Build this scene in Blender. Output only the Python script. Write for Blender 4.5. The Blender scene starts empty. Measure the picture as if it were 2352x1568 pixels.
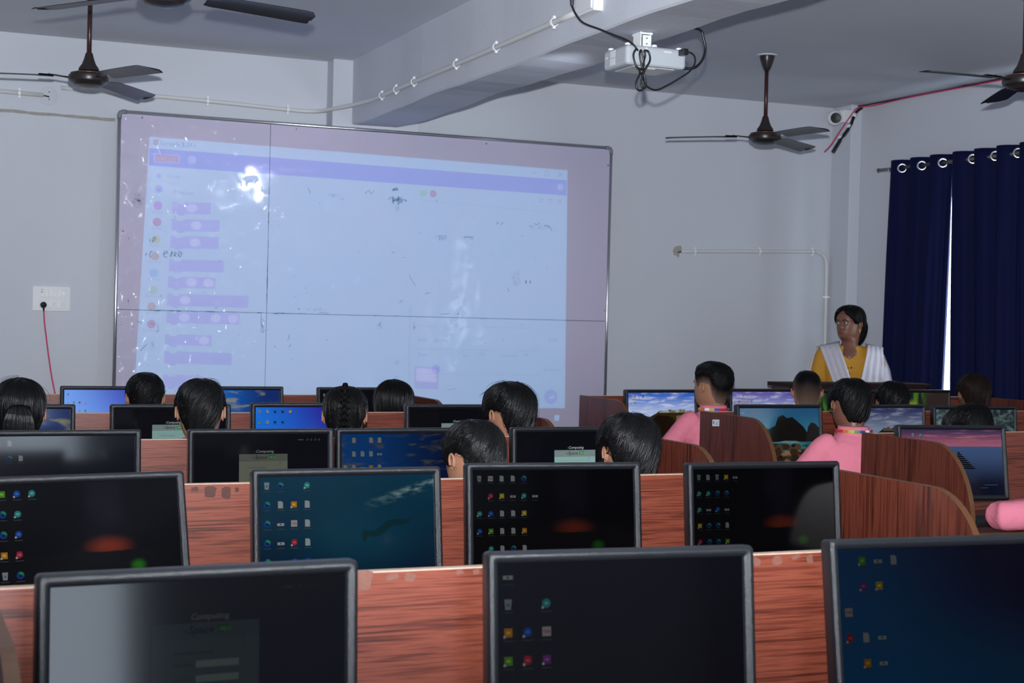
import bpy, math, random
import numpy as np
from mathutils import Vector, Matrix, Euler

random.seed(7)
np.random.seed(7)
SC = bpy.context.scene
COL = SC.collection
R = math.radians

# ------------------------------------------------------------------ camera
YAW, PITCH, ROLL = R(22.977), R(-0.904), R(1.4125)
EYE = Vector((0.0, 0.0, 1.46))
fw = Vector((math.sin(YAW) * math.cos(PITCH), math.cos(YAW) * math.cos(PITCH), math.sin(PITCH)))
r0 = Vector((math.cos(YAW), -math.sin(YAW), 0))
u0 = r0.cross(fw)
rt = r0 * math.cos(ROLL) + u0 * math.sin(ROLL)
up = u0 * math.cos(ROLL) - r0 * math.sin(ROLL)
cam_data = bpy.data.cameras.new('camera')
cam = bpy.data.objects.new('camera', cam_data)
COL.objects.link(cam)
m = Matrix(((rt.x, up.x, -fw.x, EYE.x), (rt.y, up.y, -fw.y, EYE.y), (rt.z, up.z, -fw.z, EYE.z), (0, 0, 0, 1)))
cam.matrix_world = m
cam_data.sensor_width = 23.5
cam_data.lens = 23.5 * 3450 / 2352
cam_data.clip_start = 0.05
cam_data.dof.use_dof = True
cam_data.dof.focus_distance = 4.9
cam_data.dof.aperture_fstop = 6.3
SC.camera = cam

# ------------------------------------------------------------------ world, lamps, exposure
world = bpy.data.worlds.new('sky')
SC.world = world
world.use_nodes = True
wbg = world.node_tree.nodes['Background']
wbg.inputs[0].default_value = (0.76, 0.87, 1.0, 1)
wbg.inputs[1].default_value = 12.5

fl = bpy.data.lights.new('camera_flash', 'SPOT')
fl.energy = 1680
fl.color = (0.90, 0.945, 1.0)
fl.shadow_soft_size = 0.022
fl.spot_size = R(68)
fl.spot_blend = 1.0
flo = bpy.data.objects.new('camera_flash', fl)
COL.objects.link(flo)
flo.location = EYE + up * 0.155 + fw * 0.03
aim = Vector((math.sin(R(27)), math.cos(R(27)), math.tan(R(11.5))))
flo.rotation_euler = aim.to_track_quat('-Z', 'Y').to_euler()
flo.scale = (2.2, 1.0, 1.0)          # wide, flat beam of a rectangular flash head

SC.view_settings.view_transform = 'Standard'
SC.view_settings.look = 'None'
SC.view_settings.gamma = 1.0
SC.view_settings.use_curve_mapping = False
SC.view_settings.exposure = 0.0
SC.cycles.max_bounces = 8
SC.cycles.diffuse_bounces = 5
SC.cycles.transparent_max_bounces = 16
SC.cycles.sample_clamp_indirect = 6.0

# ------------------------------------------------------------------ helpers: materials
MATS = {}

def lin(c):
    return tuple(((v / 255.0) / 12.92 if v / 255.0 <= 0.04045 else ((v / 255.0 + 0.055) / 1.055) ** 2.4) for v in c)

def new_mat(name):
    mt = bpy.data.materials.new(name)
    mt.use_nodes = True
    nt = mt.node_tree
    b = nt.nodes['Principled BSDF']
    MATS[name] = mt
    return mt, nt, b

def N(nt, typ, **kw):
    n = nt.nodes.new(typ)
    for k, v in kw.items():
        setattr(n, k, v)
    return n

def pm(name, color, rough=0.5, spec=0.5, metal=0.0, noise=0.0, nscale=20.0, bump=0.0, bscale=60.0, bdist=0.004, emit=None, estr=1.0, coat=0.0):
    mt, nt, b = new_mat(name)
    b.inputs['Base Color'].default_value = (*color, 1)
    b.inputs['Roughness'].default_value = rough
    b.inputs['Specular IOR Level'].default_value = spec
    b.inputs['Metallic'].default_value = metal
    if coat:
        b.inputs['Coat Weight'].default_value = coat
        b.inputs['Coat Roughness'].default_value = 0.08
    tc = None
    if noise > 0 or bump > 0:
        tc = N(nt, 'ShaderNodeTexCoord')
    if noise > 0:
        nz = N(nt, 'ShaderNodeTexNoise')
        nz.inputs['Scale'].default_value = nscale
        nz.inputs['Detail'].default_value = 5
        nt.links.new(tc.outputs['Object'], nz.inputs['Vector'])
        mx = N(nt, 'ShaderNodeMix', data_type='RGBA')
        mx.inputs[6].default_value = (*[max(0, c * (1 - noise)) for c in color], 1)
        mx.inputs[7].default_value = (*[min(1, c * (1 + noise)) for c in color], 1)
        nt.links.new(nz.outputs[0], mx.inputs[0])
        nt.links.new(mx.outputs[2], b.inputs['Base Color'])
    if bump > 0:
        n2 = N(nt, 'ShaderNodeTexNoise')
        n2.inputs['Scale'].default_value = bscale
        n2.inputs['Detail'].default_value = 4
        nt.links.new(tc.outputs['Object'], n2.inputs['Vector'])
        bp = N(nt, 'ShaderNodeBump')
        bp.inputs['Strength'].default_value = bump
        bp.inputs['Distance'].default_value = bdist
        nt.links.new(n2.outputs[0], bp.inputs['Height'])
        nt.links.new(bp.outputs[0], b.inputs['Normal'])
    if emit:
        b.inputs['Emission Color'].default_value = (*emit, 1)
        b.inputs['Emission Strength'].default_value = estr
    return mt

def ramp(nt, stops):
    r = N(nt, 'ShaderNodeValToRGB')
    e = r.color_ramp.elements
    while len(e) < len(stops):
        e.new(0.5)
    for i, (p, c) in enumerate(stops):
        e[i].position = p
        e[i].color = (*c, 1)
    return r

def wood_mat(name, axis, dark, mid, light, rough=0.35):
    """dark red laminate, grain running along 'axis' (object space)"""
    mt, nt, b = new_mat(name)
    tc = N(nt, 'ShaderNodeTexCoord')
    mp = N(nt, 'ShaderNodeMapping')
    sc = {'X': (1.3, 14, 34), 'Y': (14, 1.3, 34), 'Z': (22, 22, 1.0)}[axis]
    mp.inputs['Scale'].default_value = sc
    nt.links.new(tc.outputs['Object'], mp.inputs['Vector'])
    n1 = N(nt, 'ShaderNodeTexNoise')
    n1.inputs['Scale'].default_value = 1.6
    n1.inputs['Detail'].default_value = 7
    n1.inputs['Roughness'].default_value = 0.62
    n1.inputs['Distortion'].default_value = 0.7
    nt.links.new(mp.outputs[0], n1.inputs['Vector'])
    mp2 = N(nt, 'ShaderNodeMapping')
    mp2.inputs['Scale'].default_value = tuple(v * (4.5 if v > 5 else 2.6) for v in sc)
    nt.links.new(tc.outputs['Object'], mp2.inputs['Vector'])
    n2 = N(nt, 'ShaderNodeTexNoise')
    n2.inputs['Scale'].default_value = 1.5
    n2.inputs['Detail'].default_value = 4
    nt.links.new(mp2.outputs[0], n2.inputs['Vector'])
    ad = N(nt, 'ShaderNodeMath', operation='MULTIPLY_ADD')
    ad.inputs[1].default_value = 0.55
    nt.links.new(n2.outputs[0], ad.inputs[0])
    nt.links.new(n1.outputs[0], ad.inputs[2])
    r = ramp(nt, [(0.58, dark), (0.70, mid), (0.79, light), (0.90, mid)])
    nt.links.new(ad.outputs[0], r.inputs[0])
    nt.links.new(r.outputs[0], b.inputs['Base Color'])
    b.inputs['Roughness'].default_value = rough
    b.inputs['Specular IOR Level'].default_value = 0.45
    bp = N(nt, 'ShaderNodeBump')
    bp.inputs['Strength'].default_value = 0.12
    bp.inputs['Distance'].default_value = 0.001
    nt.links.new(n2.outputs[0], bp.inputs['Height'])
    nt.links.new(bp.outputs[0], b.inputs['Normal'])
    return mt

# ------------------------------------------------------------------ helpers: meshes
class MB:
    """collects geometry (world or local coordinates) and links it as one mesh object"""
    def __init__(self):
        self.v, self.f, self.mi = [], [], []
    def add(self, verts, faces, mi=0):
        o = len(self.v)
        self.v.extend([tuple(p) for p in verts])
        self.f.extend([tuple(i + o for i in fc) for fc in faces])
        self.mi.extend([mi] * len(faces))
        return self
    def box(self, lo, hi, mi=0):
        x0, y0, z0 = lo; x1, y1, z1 = hi
        return self.add([(x0, y0, z0), (x1, y0, z0), (x1, y1, z0), (x0, y1, z0), (x0, y0, z1), (x1, y0, z1), (x1, y1, z1), (x0, y1, z1)],
                        [(0, 3, 2, 1), (4, 5, 6, 7), (0, 1, 5, 4), (1, 2, 6, 5), (2, 3, 7, 6), (3, 0, 4, 7)], mi)
    def obox(self, c, size, mat=None, mi=0):
        hx, hy, hz = [s / 2 for s in size]
        pts = [Vector(p) for p in [(-hx, -hy, -hz), (hx, -hy, -hz), (hx, hy, -hz), (-hx, hy, -hz), (-hx, -hy, hz), (hx, -hy, hz), (hx, hy, hz), (-hx, hy, hz)]]
        if mat is not None:
            pts = [mat @ p for p in pts]
        pts = [p + Vector(c) for p in pts]
        return self.add(pts, [(0, 3, 2, 1), (4, 5, 6, 7), (0, 1, 5, 4), (1, 2, 6, 5), (2, 3, 7, 6), (3, 0, 4, 7)], mi)
    def rings(self, rings, cap=True, mi=0):
        n = len(rings[0]); vs = [p for r in rings for p in r]; fs = []
        for i in range(len(rings) - 1):
            for j in range(n):
                k = (j + 1) % n
                fs.append((i * n + j, i * n + k, (i + 1) * n + k, (i + 1) * n + j))
        if cap:
            fs.append(tuple(reversed(range(n))))
            fs.append(tuple((len(rings) - 1) * n + j for j in range(n)))
        return self.add(vs, fs, mi)
    def lathe(self, prof, c=(0, 0, 0), seg=24, axis=None, mi=0):
        """prof: list of (radius, height) around Z (or the given axis)"""
        q = Vector((0, 0, 1)).rotation_difference(Vector(axis)) if axis is not None else None
        rr = []
        for rad, hgt in prof:
            ring = []
            for j in range(seg):
                a = 2 * math.pi * j / seg
                p = Vector((rad * math.cos(a), rad * math.sin(a), hgt))
                if q: p = q @ p
                ring.append(p + Vector(c))
            rr.append(ring)
        return self.rings(rr, True, mi)
    def tube(self, pts, r, seg=8, mi=0, cap=True, flat=1.0, side=None):
        """sweep along points; r a number or list; flat = ratio of second radius"""
        P = [Vector(p) for p in pts]
        n = len(P)
        rs = r if isinstance(r, (list, tuple)) else [r] * n
        rr = []
        prev = None
        for i in range(n):
            t = (P[min(i + 1, n - 1)] - P[max(i - 1, 0)]).normalized()
            if prev is None:
                a = Vector(side) if side is not None else (Vector((0, 0, 1)) if abs(t.z) < 0.9 else Vector((1, 0, 0)))
                s = (a - t * a.dot(t)).normalized()
            else:
                s = (prev - t * prev.dot(t)).normalized()
            prev = s
            b = t.cross(s)
            ri = rs[i]
            ra, rb = (ri if isinstance(ri, (tuple, list)) else (ri, ri * flat))
            rr.append([P[i] + s * (ra * math.cos(2 * math.pi * j / seg)) + b * (rb * math.sin(2 * math.pi * j / seg)) for j in range(seg)])
        return self.rings(rr, cap, mi)
    def prism(self, poly, d, mi=0):
        """poly: 3-D outline, extruded by vector d"""
        n = len(poly); d = Vector(d)
        a = [Vector(p) for p in poly]; b = [p + d for p in a]
        fs = [tuple(range(n)), tuple(reversed(range(n, 2 * n)))]
        for i in range(n):
            k = (i + 1) % n
            fs.append((k, i, n + i, n + k))
        return self.add(a + b, fs, mi)
    def poly(self, pts, mi=0):
        return self.add(pts, [tuple(range(len(pts)))], mi)
    def ellipsoid(self, c, rad, seg=12, rg=8, mat=None, mi=0):
        vs, fs = [], []
        for i in range(1, rg):
            th = math.pi * i / rg
            for j in range(seg):
                a = 2 * math.pi * j / seg
                p = Vector((rad[0] * math.sin(th) * math.cos(a), rad[1] * math.sin(th) * math.sin(a), rad[2] * math.cos(th)))
                if mat is not None: p = mat @ p
                vs.append(p + Vector(c))
        t = Vector((0, 0, rad[2])); b = Vector((0, 0, -rad[2]))
        if mat is not None: t = mat @ t; b = mat @ b
        vs += [t + Vector(c), b + Vector(c)]
        nt_, nb = len(vs) - 2, len(vs) - 1
        for i in range(rg - 2):
            for j in range(seg):
                k = (j + 1) % seg
                fs.append((i * seg + j, (i + 1) * seg + j, (i + 1) * seg + k, i * seg + k))
        for j in range(seg):
            k = (j + 1) % seg
            fs.append((nt_, j, k)); fs.append((nb, (rg - 2) * seg + k, (rg - 2) * seg + j))
        return self.add(vs, fs, mi)
    def mesh(self, name, mats, smooth=False):
        me = bpy.data.meshes.new(name)
        me.from_pydata(self.v, [], self.f)
        for mt in (mats if isinstance(mats, (list, tuple)) else [mats]):
            me.materials.append(MATS[mt] if isinstance(mt, str) else mt)
        if any(self.mi):
            me.polygons.foreach_set('material_index', self.mi)
        if smooth:
            me.polygons.foreach_set('use_smooth', [True] * len(me.polygons))
        me.update()
        return me
    def build(self, name, mats, parent=None, smooth=False, bevel=0.0, local=False, autosmooth=None, bseg=2):
        if parent is not None and not local:
            o = parent.location
            pp = parent.parent
            off = Vector(o)
            while pp is not None:
                off += pp.location; pp = pp.parent
            self.v = [(p[0] - off.x, p[1] - off.y, p[2] - off.z) for p in self.v]
        me = self.mesh(name, mats, smooth)
        ob = bpy.data.objects.new(name, me)
        COL.objects.link(ob)
        if parent is not None:
            ob.parent = parent
        if bevel > 0:
            bv = ob.modifiers.new('bevel', 'BEVEL'); bv.width = bevel; bv.segments = bseg; bv.limit_method = 'ANGLE'; bv.angle_limit = R(40)
        if autosmooth:
            me.polygons.foreach_set('use_smooth', [True] * len(me.polygons))
            set_sharp(me, autosmooth)
        return ob

def set_sharp(me, deg):
    me.set_sharp_from_angle(angle=R(deg))

def tag(o, label=None, cat=None, group=None, kind=None):
    if label: o['label'] = label
    if cat: o['category'] = cat
    if group: o['group'] = group
    if kind: o['kind'] = kind
    return o

def thing(name, loc, label, cat, group=None, rz=0.0):
    o = bpy.data.objects.new(name, None)
    o.empty_display_size = 0.1
    COL.objects.link(o)
    o.location = loc
    o.rotation_euler = (0, 0, rz)
    return tag(o, label, cat, group)

def struct(o):
    o['kind'] = 'structure'
    return o

def smooth_path(pts, per=6, closed=False):
    P = [Vector(p) for p in pts]; out = []
    n = len(P)
    for i in range(n if closed else n - 1):
        if closed:
            p0, p1, p2, p3 = P[(i - 1) % n], P[i], P[(i + 1) % n], P[(i + 2) % n]
        else:
            p0, p1, p2, p3 = P[max(i - 1, 0)], P[i], P[i + 1], P[min(i + 2, n - 1)]
        for k in range(per):
            t = k / per
            out.append(0.5 * ((2 * p1) + (p2 - p0) * t + (2 * p0 - 5 * p1 + 4 * p2 - p3) * t * t + (3 * p1 - p0 - 3 * p2 + p3) * t ** 3))
    if not closed: out.append(P[-1])
    return out

_TXT = {}
def text_geo(body, size=1.0, shear=0.0):
    """flat lettering as (verts2d, faces), baseline at origin"""
    key = (body, shear)
    if key not in _TXT:
        cu = bpy.data.curves.new('lettering', 'FONT')
        cu.body = body; cu.size = 1.0; cu.resolution_u = 2; cu.shear = shear
        ob = bpy.data.objects.new('lettering', cu)
        COL.objects.link(ob)
        dg = bpy.context.evaluated_depsgraph_get()
        me = bpy.data.meshes.new_from_object(ob.evaluated_get(dg))
        _TXT[key] = ([(v.co.x, v.co.y) for v in me.vertices], [tuple(p.vertices) for p in me.polygons])
        bpy.data.objects.remove(ob); bpy.data.curves.remove(cu); bpy.data.meshes.remove(me)
    vs, fs = _TXT[key]
    return [(x * size, y * size) for x, y in vs], fs

# ------------------------------------------------------------------ materials
pm('wall_paint', (0.60, 0.615, 0.665), 0.75, 0.25, noise=0.035, nscale=1.7, bump=0.25, bscale=35)
pm('ceiling_paint', (0.64, 0.655, 0.70), 0.85, 0.15, noise=0.05, nscale=2.5, bump=0.25, bscale=22)
pm('floor_tile', (0.24, 0.21, 0.19), 0.35, 0.5, noise=0.1, nscale=8)
pm('cement', (0.36, 0.34, 0.31), 0.9, 0.1, noise=0.25, nscale=60)
pm('plaster_patch', (0.40, 0.37, 0.33), 0.9, 0.1, noise=0.2, nscale=60)
pm('conduit_pvc', (0.66, 0.66, 0.64), 0.45, 0.4)
pm('clip_white', (0.85, 0.86, 0.86), 0.4, 0.4)
pm('white_plastic', (0.82, 0.83, 0.84), 0.35, 0.5)
pm('projector_white', (0.47, 0.50, 0.53), 0.4, 0.4)
pm('white_gloss', (0.80, 0.81, 0.82), 0.15, 0.5)
pm('switch_grey', (0.68, 0.68, 0.67), 0.35, 0.5)
pm('black_plastic', (0.012, 0.012, 0.014), 0.35, 0.5)
pm('black_rubber', (0.010, 0.010, 0.012), 0.32, 0.5)
pm('pink_cable', (0.62, 0.03, 0.13), 0.4, 0.4)
pm('fan_dark', (0.022, 0.017, 0.016), 0.33, 0.5)
pm('fan_blade', (0.019, 0.016, 0.016), 0.34, 0.4)
pm('fan_rod', (0.045, 0.012, 0.012), 0.35, 0.5)
pm('copper_trim', (0.45, 0.16, 0.09), 0.3, 0.5, metal=0.7)
pm('aluminium', (0.62, 0.63, 0.65), 0.28, 0.5, metal=0.9)
pm('steel', (0.75, 0.75, 0.76), 0.18, 0.5, metal=1.0)
pm('rod_metal', (0.30, 0.27, 0.24), 0.35, 0.5, metal=0.8)
pm('corner_cap', (0.20, 0.22, 0.25), 0.45, 0.4)
pm('bezel', (0.0075, 0.0085, 0.011), 0.27, 0.55, noise=0.25, nscale=900, bump=0.35, bscale=700)
pm('monitor_back', (0.015, 0.016, 0.018), 0.5, 0.4)
pm('edge_band', (0.130, 0.056, 0.022), 0.4, 0.4, noise=0.15, nscale=40)
pm('edge_band_pale', (0.50, 0.36, 0.27), 0.5, 0.3, noise=0.2, nscale=60)
pm('tape_brown', (0.060, 0.015, 0.009), 0.35, 0.5, noise=0.5, nscale=120)
pm('tape_pale', (0.17, 0.072, 0.052), 0.45, 0.3, noise=0.25, nscale=140)
pm('table_dark', (0.028, 0.012, 0.012), 0.75, 0.2)
pm('sticker_white', (0.75, 0.78, 0.80), 0.4, 0.4)
pm('ink_black', (0.01, 0.01, 0.015), 0.6, 0.3)
pm('ink_grey', (0.20, 0.20, 0.24), 0.7, 0.2)
pm('seam_dark', (0.045, 0.045, 0.055), 0.6, 0.2)
wood_mat('laminate_h', 'X', (0.038, 0.0082, 0.0055), (0.118, 0.0255, 0.0138), (0.205, 0.050, 0.0280), 0.38)
wood_mat('laminate_v', 'Z', (0.040, 0.0088, 0.0056), (0.086, 0.0190, 0.0108), (0.135, 0.034, 0.020))
wood_mat('laminate_top', 'X', (0.075, 0.022, 0.014), (0.14, 0.042, 0.026), (0.20, 0.066, 0.040))
wood_mat('laminate_dark', 'X', (0.020, 0.008, 0.008), (0.035, 0.013, 0.012), (0.05, 0.018, 0.016))

# whiteboard: glossy, slightly wavy skin over a pale surface, projector spill coloured in as violet
mt, nt, b = new_mat('board_white')
b.inputs['Base Color'].default_value = (0.60, 0.555, 0.735, 1)
b.inputs['Roughness'].default_value = 0.55
b.inputs['Specular IOR Level'].default_value = 0.2
b.inputs['Coat Weight'].default_value = 0.8
b.inputs['Coat Roughness'].default_value = 0.075
tc = N(nt, 'ShaderNodeTexCoord')
n1 = N(nt, 'ShaderNodeTexNoise'); n1.inputs['Scale'].default_value = 2.2; n1.inputs['Detail'].default_value = 2
nt.links.new(tc.outputs['Object'], n1.inputs['Vector'])
n2 = N(nt, 'ShaderNodeTexNoise'); n2.inputs['Scale'].default_value = 16; n2.inputs['Detail'].default_value = 4; n2.inputs['Distortion'].default_value = 0.8
nt.links.new(tc.outputs['Object'], n2.inputs['Vector'])
mr = N(nt, 'ShaderNodeMapRange'); mr.inputs[1].default_value = 0.52; mr.inputs[2].default_value = 0.75; mr.inputs[3].default_value = 0.0; mr.inputs[4].default_value = 0.22
nt.links.new(n2.outputs[0], mr.inputs[0])
ad = N(nt, 'ShaderNodeMath', operation='ADD'); nt.links.new(n1.outputs[0], ad.inputs[0]); nt.links.new(mr.outputs[0], ad.inputs[1])
bp = N(nt, 'ShaderNodeBump'); bp.inputs['Strength'].default_value = 1.0; bp.inputs['Distance'].default_value = 0.010
nt.links.new(ad.outputs[0], bp.inputs['Height'])
nt.links.new(bp.outputs[0], b.inputs['Coat Normal'])
n3 = N(nt, 'ShaderNodeTexNoise'); n3.inputs['Scale'].default_value = 2.2; n3.inputs['Detail'].default_value = 3
nt.links.new(tc.outputs['Object'], n3.inputs['Vector'])
rp = ramp(nt, [(0.35, (0.52, 0.485, 0.63)), (0.65, (0.545, 0.48, 0.625))])
nt.links.new(n3.outputs[0], rp.inputs[0]); nt.links.new(rp.outputs[0], b.inputs['Base Color'])

def film_add(name, col, strength=1.0):
    """glowing film standing in for projector light on the board: adds light, lets the board show through"""
    mt = bpy.data.materials.new(name); mt.use_nodes = True; MATS[name] = mt
    nt = mt.node_tree; nt.nodes.clear()
    o = N(nt, 'ShaderNodeOutputMaterial'); a = N(nt, 'ShaderNodeAddShader'); t = N(nt, 'ShaderNodeBsdfTransparent'); e = N(nt, 'ShaderNodeEmission')
    e.inputs[0].default_value = (*col, 1); e.inputs[1].default_value = strength
    nt.links.new(t.outputs[0], a.inputs[0]); nt.links.new(e.outputs[0], a.inputs[1]); nt.links.new(a.outputs[0], o.inputs[0])
    return mt

def film_mul(name, col):
    """darker parts of the projected picture: tint what lies behind"""
    mt = bpy.data.materials.new(name); mt.use_nodes = True; MATS[name] = mt
    nt = mt.node_tree; nt.nodes.clear()
    o = N(nt, 'ShaderNodeOutputMaterial'); t = N(nt, 'ShaderNodeBsdfTransparent')
    t.inputs[0].default_value = (*col, 1)
    nt.links.new(t.outputs[0], o.inputs[0])
    return mt

film_add('light_window', (0.028, 0.105, 0.165))
film_add('light_white', (0.06, 0.06, 0.035))
film_add('light_violet', (0.0, 0.0, 0.06))
film_mul('tint_menu', (0.87, 0.82, 1.0))
film_mul('tint_block', (0.96, 0.88, 1.0))
film_mul('tint_grey', (0.88, 0.88, 0.91))
film_mul('tint_dgrey', (0.80, 0.80, 0.85))
for k, c in dict(v=(0.92, 0.86, 1.0), p=(1.0, 0.77, 0.97), r=(1.0, 0.76, 0.82), y=(1.0, 0.95, 0.78), o=(1.0, 0.83, 0.78), b=(0.88, 0.94, 1.0), g=(0.92, 0.98, 0.82), d=(0.94, 0.94, 0.96), w=(0.98, 1.0, 0.95)).items():
    film_mul('tint_' + k, c)
for nm_, c_ in (('smudge', (0.50, 0.52, 0.55)), ('smudge_light', (0.78, 0.80, 0.83))):
    mt = film_mul(nm_, c_); nt = mt.node_tree; tb = [n for n in nt.nodes if n.type == 'BSDF_TRANSPARENT'][0]
    tc = N(nt, 'ShaderNodeTexCoord'); nz = N(nt, 'ShaderNodeTexNoise'); nz.inputs['Scale'].default_value = 38; nz.inputs['Detail'].default_value = 6; nz.inputs['Distortion'].default_value = 1.0
    nt.links.new(tc.outputs['Object'], nz.inputs['Vector'])
    rp = ramp(nt, [(0.46, (1.0, 1.0, 1.0)), (0.66, c_)]); nt.links.new(nz.outputs[0], rp.inputs[0]); nt.links.new(rp.outputs[0], tb.inputs[0])

# ------------------------------------------------------------------ the room
YW, XR, XL, YB, ZC = 9.30, 6.56, -1.75, -2.2, 3.06

def wall_with_holes(axis, at, thick, a0, a1, z1, holes, name):
    """wall in plane axis=at, spanning a0..a1 and 0..z1, with rectangular openings (lo,hi,zlo,zhi)"""
    mb = MB()
    cuts = sorted(holes)
    def slab(lo, hi, zl, zh):
        if hi - lo < 1e-4 or zh - zl < 1e-4: return
        if axis == 'X': mb.box((min(at, at + thick), lo, zl), (max(at, at + thick), hi, zh))
        else: mb.box((lo, min(at, at + thick), zl), (hi, max(at, at + thick), zh))
    p = a0
    for lo, hi, zl, zh in cuts:
        slab(p, lo, 0, z1); slab(lo, hi, 0, zl); slab(lo, hi, zh, z1); p = hi
    slab(p, a1, 0, z1)
    return struct(mb.build(name, 'wall_paint'))

struct(MB().box((XL - 0.2, YB - 0.2, -0.1), (XR + 0.2, YW + 0.2, 0)).build('floor', 'floor_tile'))
struct(MB().box((XL - 0.2, YB - 0.2, ZC), (XR + 0.2, YW + 0.2, ZC + 0.12)).build('ceiling', 'ceiling_paint'))
struct(MB().box((XL - 0.2, YW, 0), (XR + 0.2, YW + 0.2, ZC)).build('wall_front', 'wall_paint'))
W1 = (6.95, 8.42, 0.95, 2.40)
W2 = (0.62, 1.67, 0.75, 2.35)
W3 = (0.20, 1.45, 0.02, 2.20)
W4 = (-1.7, 1.3, 0.85, 2.40)
wall_with_holes('X', XL, -0.2, YB, YW, ZC, [W4], 'wall_left')
wall_with_holes('X', XR, 0.2, YB, YW, ZC, [W1, W2], 'wall_right')
wall_with_holes('Y', YB, -0.2, XL - 0.2, XR + 0.2, ZC, [W3], 'wall_back')
# pilaster under the beam, pilaster in the far right corner
struct(MB().box((2.621, 9.16, 0), (3.20, YW, ZC)).build('wall_pilaster', 'wall_paint', bevel=0.006))
struct(MB().box((6.465, 9.07, 0), (XR, YW, ZC)).build('wall_pilaster_corner', 'wall_paint', bevel=0.006))

def wavy_beam():
    """cast concrete beam with slightly uneven arrises"""
    n = 60; rr = []
    y0, y1 = YB, 9.16
    for i in range(n + 1):
        y = y0 + (y1 - y0) * i / n
        w = lambda k: 0.004 * math.sin(y * 3.1 + k) + 0.003 * math.sin(y * 7.7 + 2 * k)
        xl, xr, zb = 2.748 + w(0.3), 3.062 + w(1.7), 2.652 + w(2.9)
        rr.append([Vector(p) for p in [(xl, y, ZC), (xl, y, zb + 0.008), (xl + 0.008, y, zb), (xr - 0.008, y, zb + w(4)), (xr, y, zb + 0.008 + w(4)), (xr, y, ZC)]])
    mb = MB(); mb.rings(rr)
    return struct(mb.build('ceiling_beam', 'wall_paint'))
wavy_beam()

# windows: frame and panes, daylight comes through them
mt, nt, b = new_mat('window_glass')
nt.nodes.clear()
o_ = N(nt, 'ShaderNodeOutputMaterial'); mx = N(nt, 'ShaderNodeMixShader'); t_ = N(nt, 'ShaderNodeBsdfTransparent'); g_ = N(nt, 'ShaderNodeBsdfGlossy')
t_.inputs[0].default_value = (0.62, 0.66, 0.67, 1); g_.inputs['Roughness'].default_value = 0.02; mx.inputs[0].default_value = 0.06
nt.links.new(t_.outputs[0], mx.inputs[1]); nt.links.new(g_.outputs[0], mx.inputs[2]); nt.links.new(mx.outputs[0], o_.inputs[0])
mt, nt, b = new_mat('frosted_glass')
nt.nodes.clear()
o_ = N(nt, 'ShaderNodeOutputMaterial'); t_ = N(nt, 'ShaderNodeBsdfTransparent')
t_.inputs[0].default_value = (0.85, 0.86, 0.87, 1)
nt.links.new(t_.outputs[0], o_.inputs[0])
mt, nt, b = new_mat('clear_glass')
nt.nodes.clear()
o_ = N(nt, 'ShaderNodeOutputMaterial'); mx = N(nt, 'ShaderNodeMixShader'); t_ = N(nt, 'ShaderNodeBsdfTransparent'); g_ = N(nt, 'ShaderNodeBsdfGlossy')
t_.inputs[0].default_value = (0.93, 0.96, 0.97, 1); g_.inputs['Roughness'].default_value = 0.02; mx.inputs[0].default_value = 0.06
nt.links.new(t_.outputs[0], mx.inputs[1]); nt.links.new(g_.outputs[0], mx.inputs[2]); nt.links.new(mx.outputs[0], o_.inputs[0])
mt, nt, b = new_mat('dimming_glass')
nt.nodes.clear()
o_ = N(nt, 'ShaderNodeOutputMaterial'); t_ = N(nt, 'ShaderNodeBsdfTransparent')
t_.inputs[0].default_value = (0.22, 0.225, 0.23, 1)  # dark tint added to weaken the daylight through the left window
nt.links.new(t_.outputs[0], o_.inputs[0])
pm('window_frame', (0.55, 0.55, 0.56), 0.4, 0.5)

def window(name, axis, at, d, lo, hi, zl, zh, bars, pane):
    fr = MB(); f = 0.045
    def bx(a0, a1, z0, z1, m_=fr, dep=0.05):
        if axis == 'X': m_.box((at + d - dep / 2, a0, z0), (at + d + dep / 2, a1, z1))
        else: m_.box((a0, at + d - dep / 2, z0), (a1, at + d + dep / 2, z1))
    bx(lo, lo + f, zl, zh); bx(hi - f, hi, zl, zh); bx(lo, hi, zl, zl + f); bx(lo, hi, zh - f, zh)
    edges = [lo + (hi - lo) * k / (bars + 1) for k in range(bars + 2)]
    for k in edges[1:-1]: bx(k - 0.02, k + 0.02, zl, zh)
    w = struct(fr.build(name, 'window_frame'))
    for k in range(bars + 1):
        pn = MB(); bx(edges[k] + 0.03, edges[k + 1] - 0.03, zl + 0.03, zh - 0.03, pn, 0.006)
        pn.build('window_pane', pane, w)
    return w
window('window_1', 'X', XR, 0.10, *W1, 2, 'clear_glass')
window('window_2', 'X', XR, 0.10, *W2, 0, 'window_glass')
window('window_3', 'X', XL, -0.10, *W4, 3, 'dimming_glass')
window('door_1', 'Y', YB, -0.10, *W3, 1, 'frosted_glass')
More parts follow.
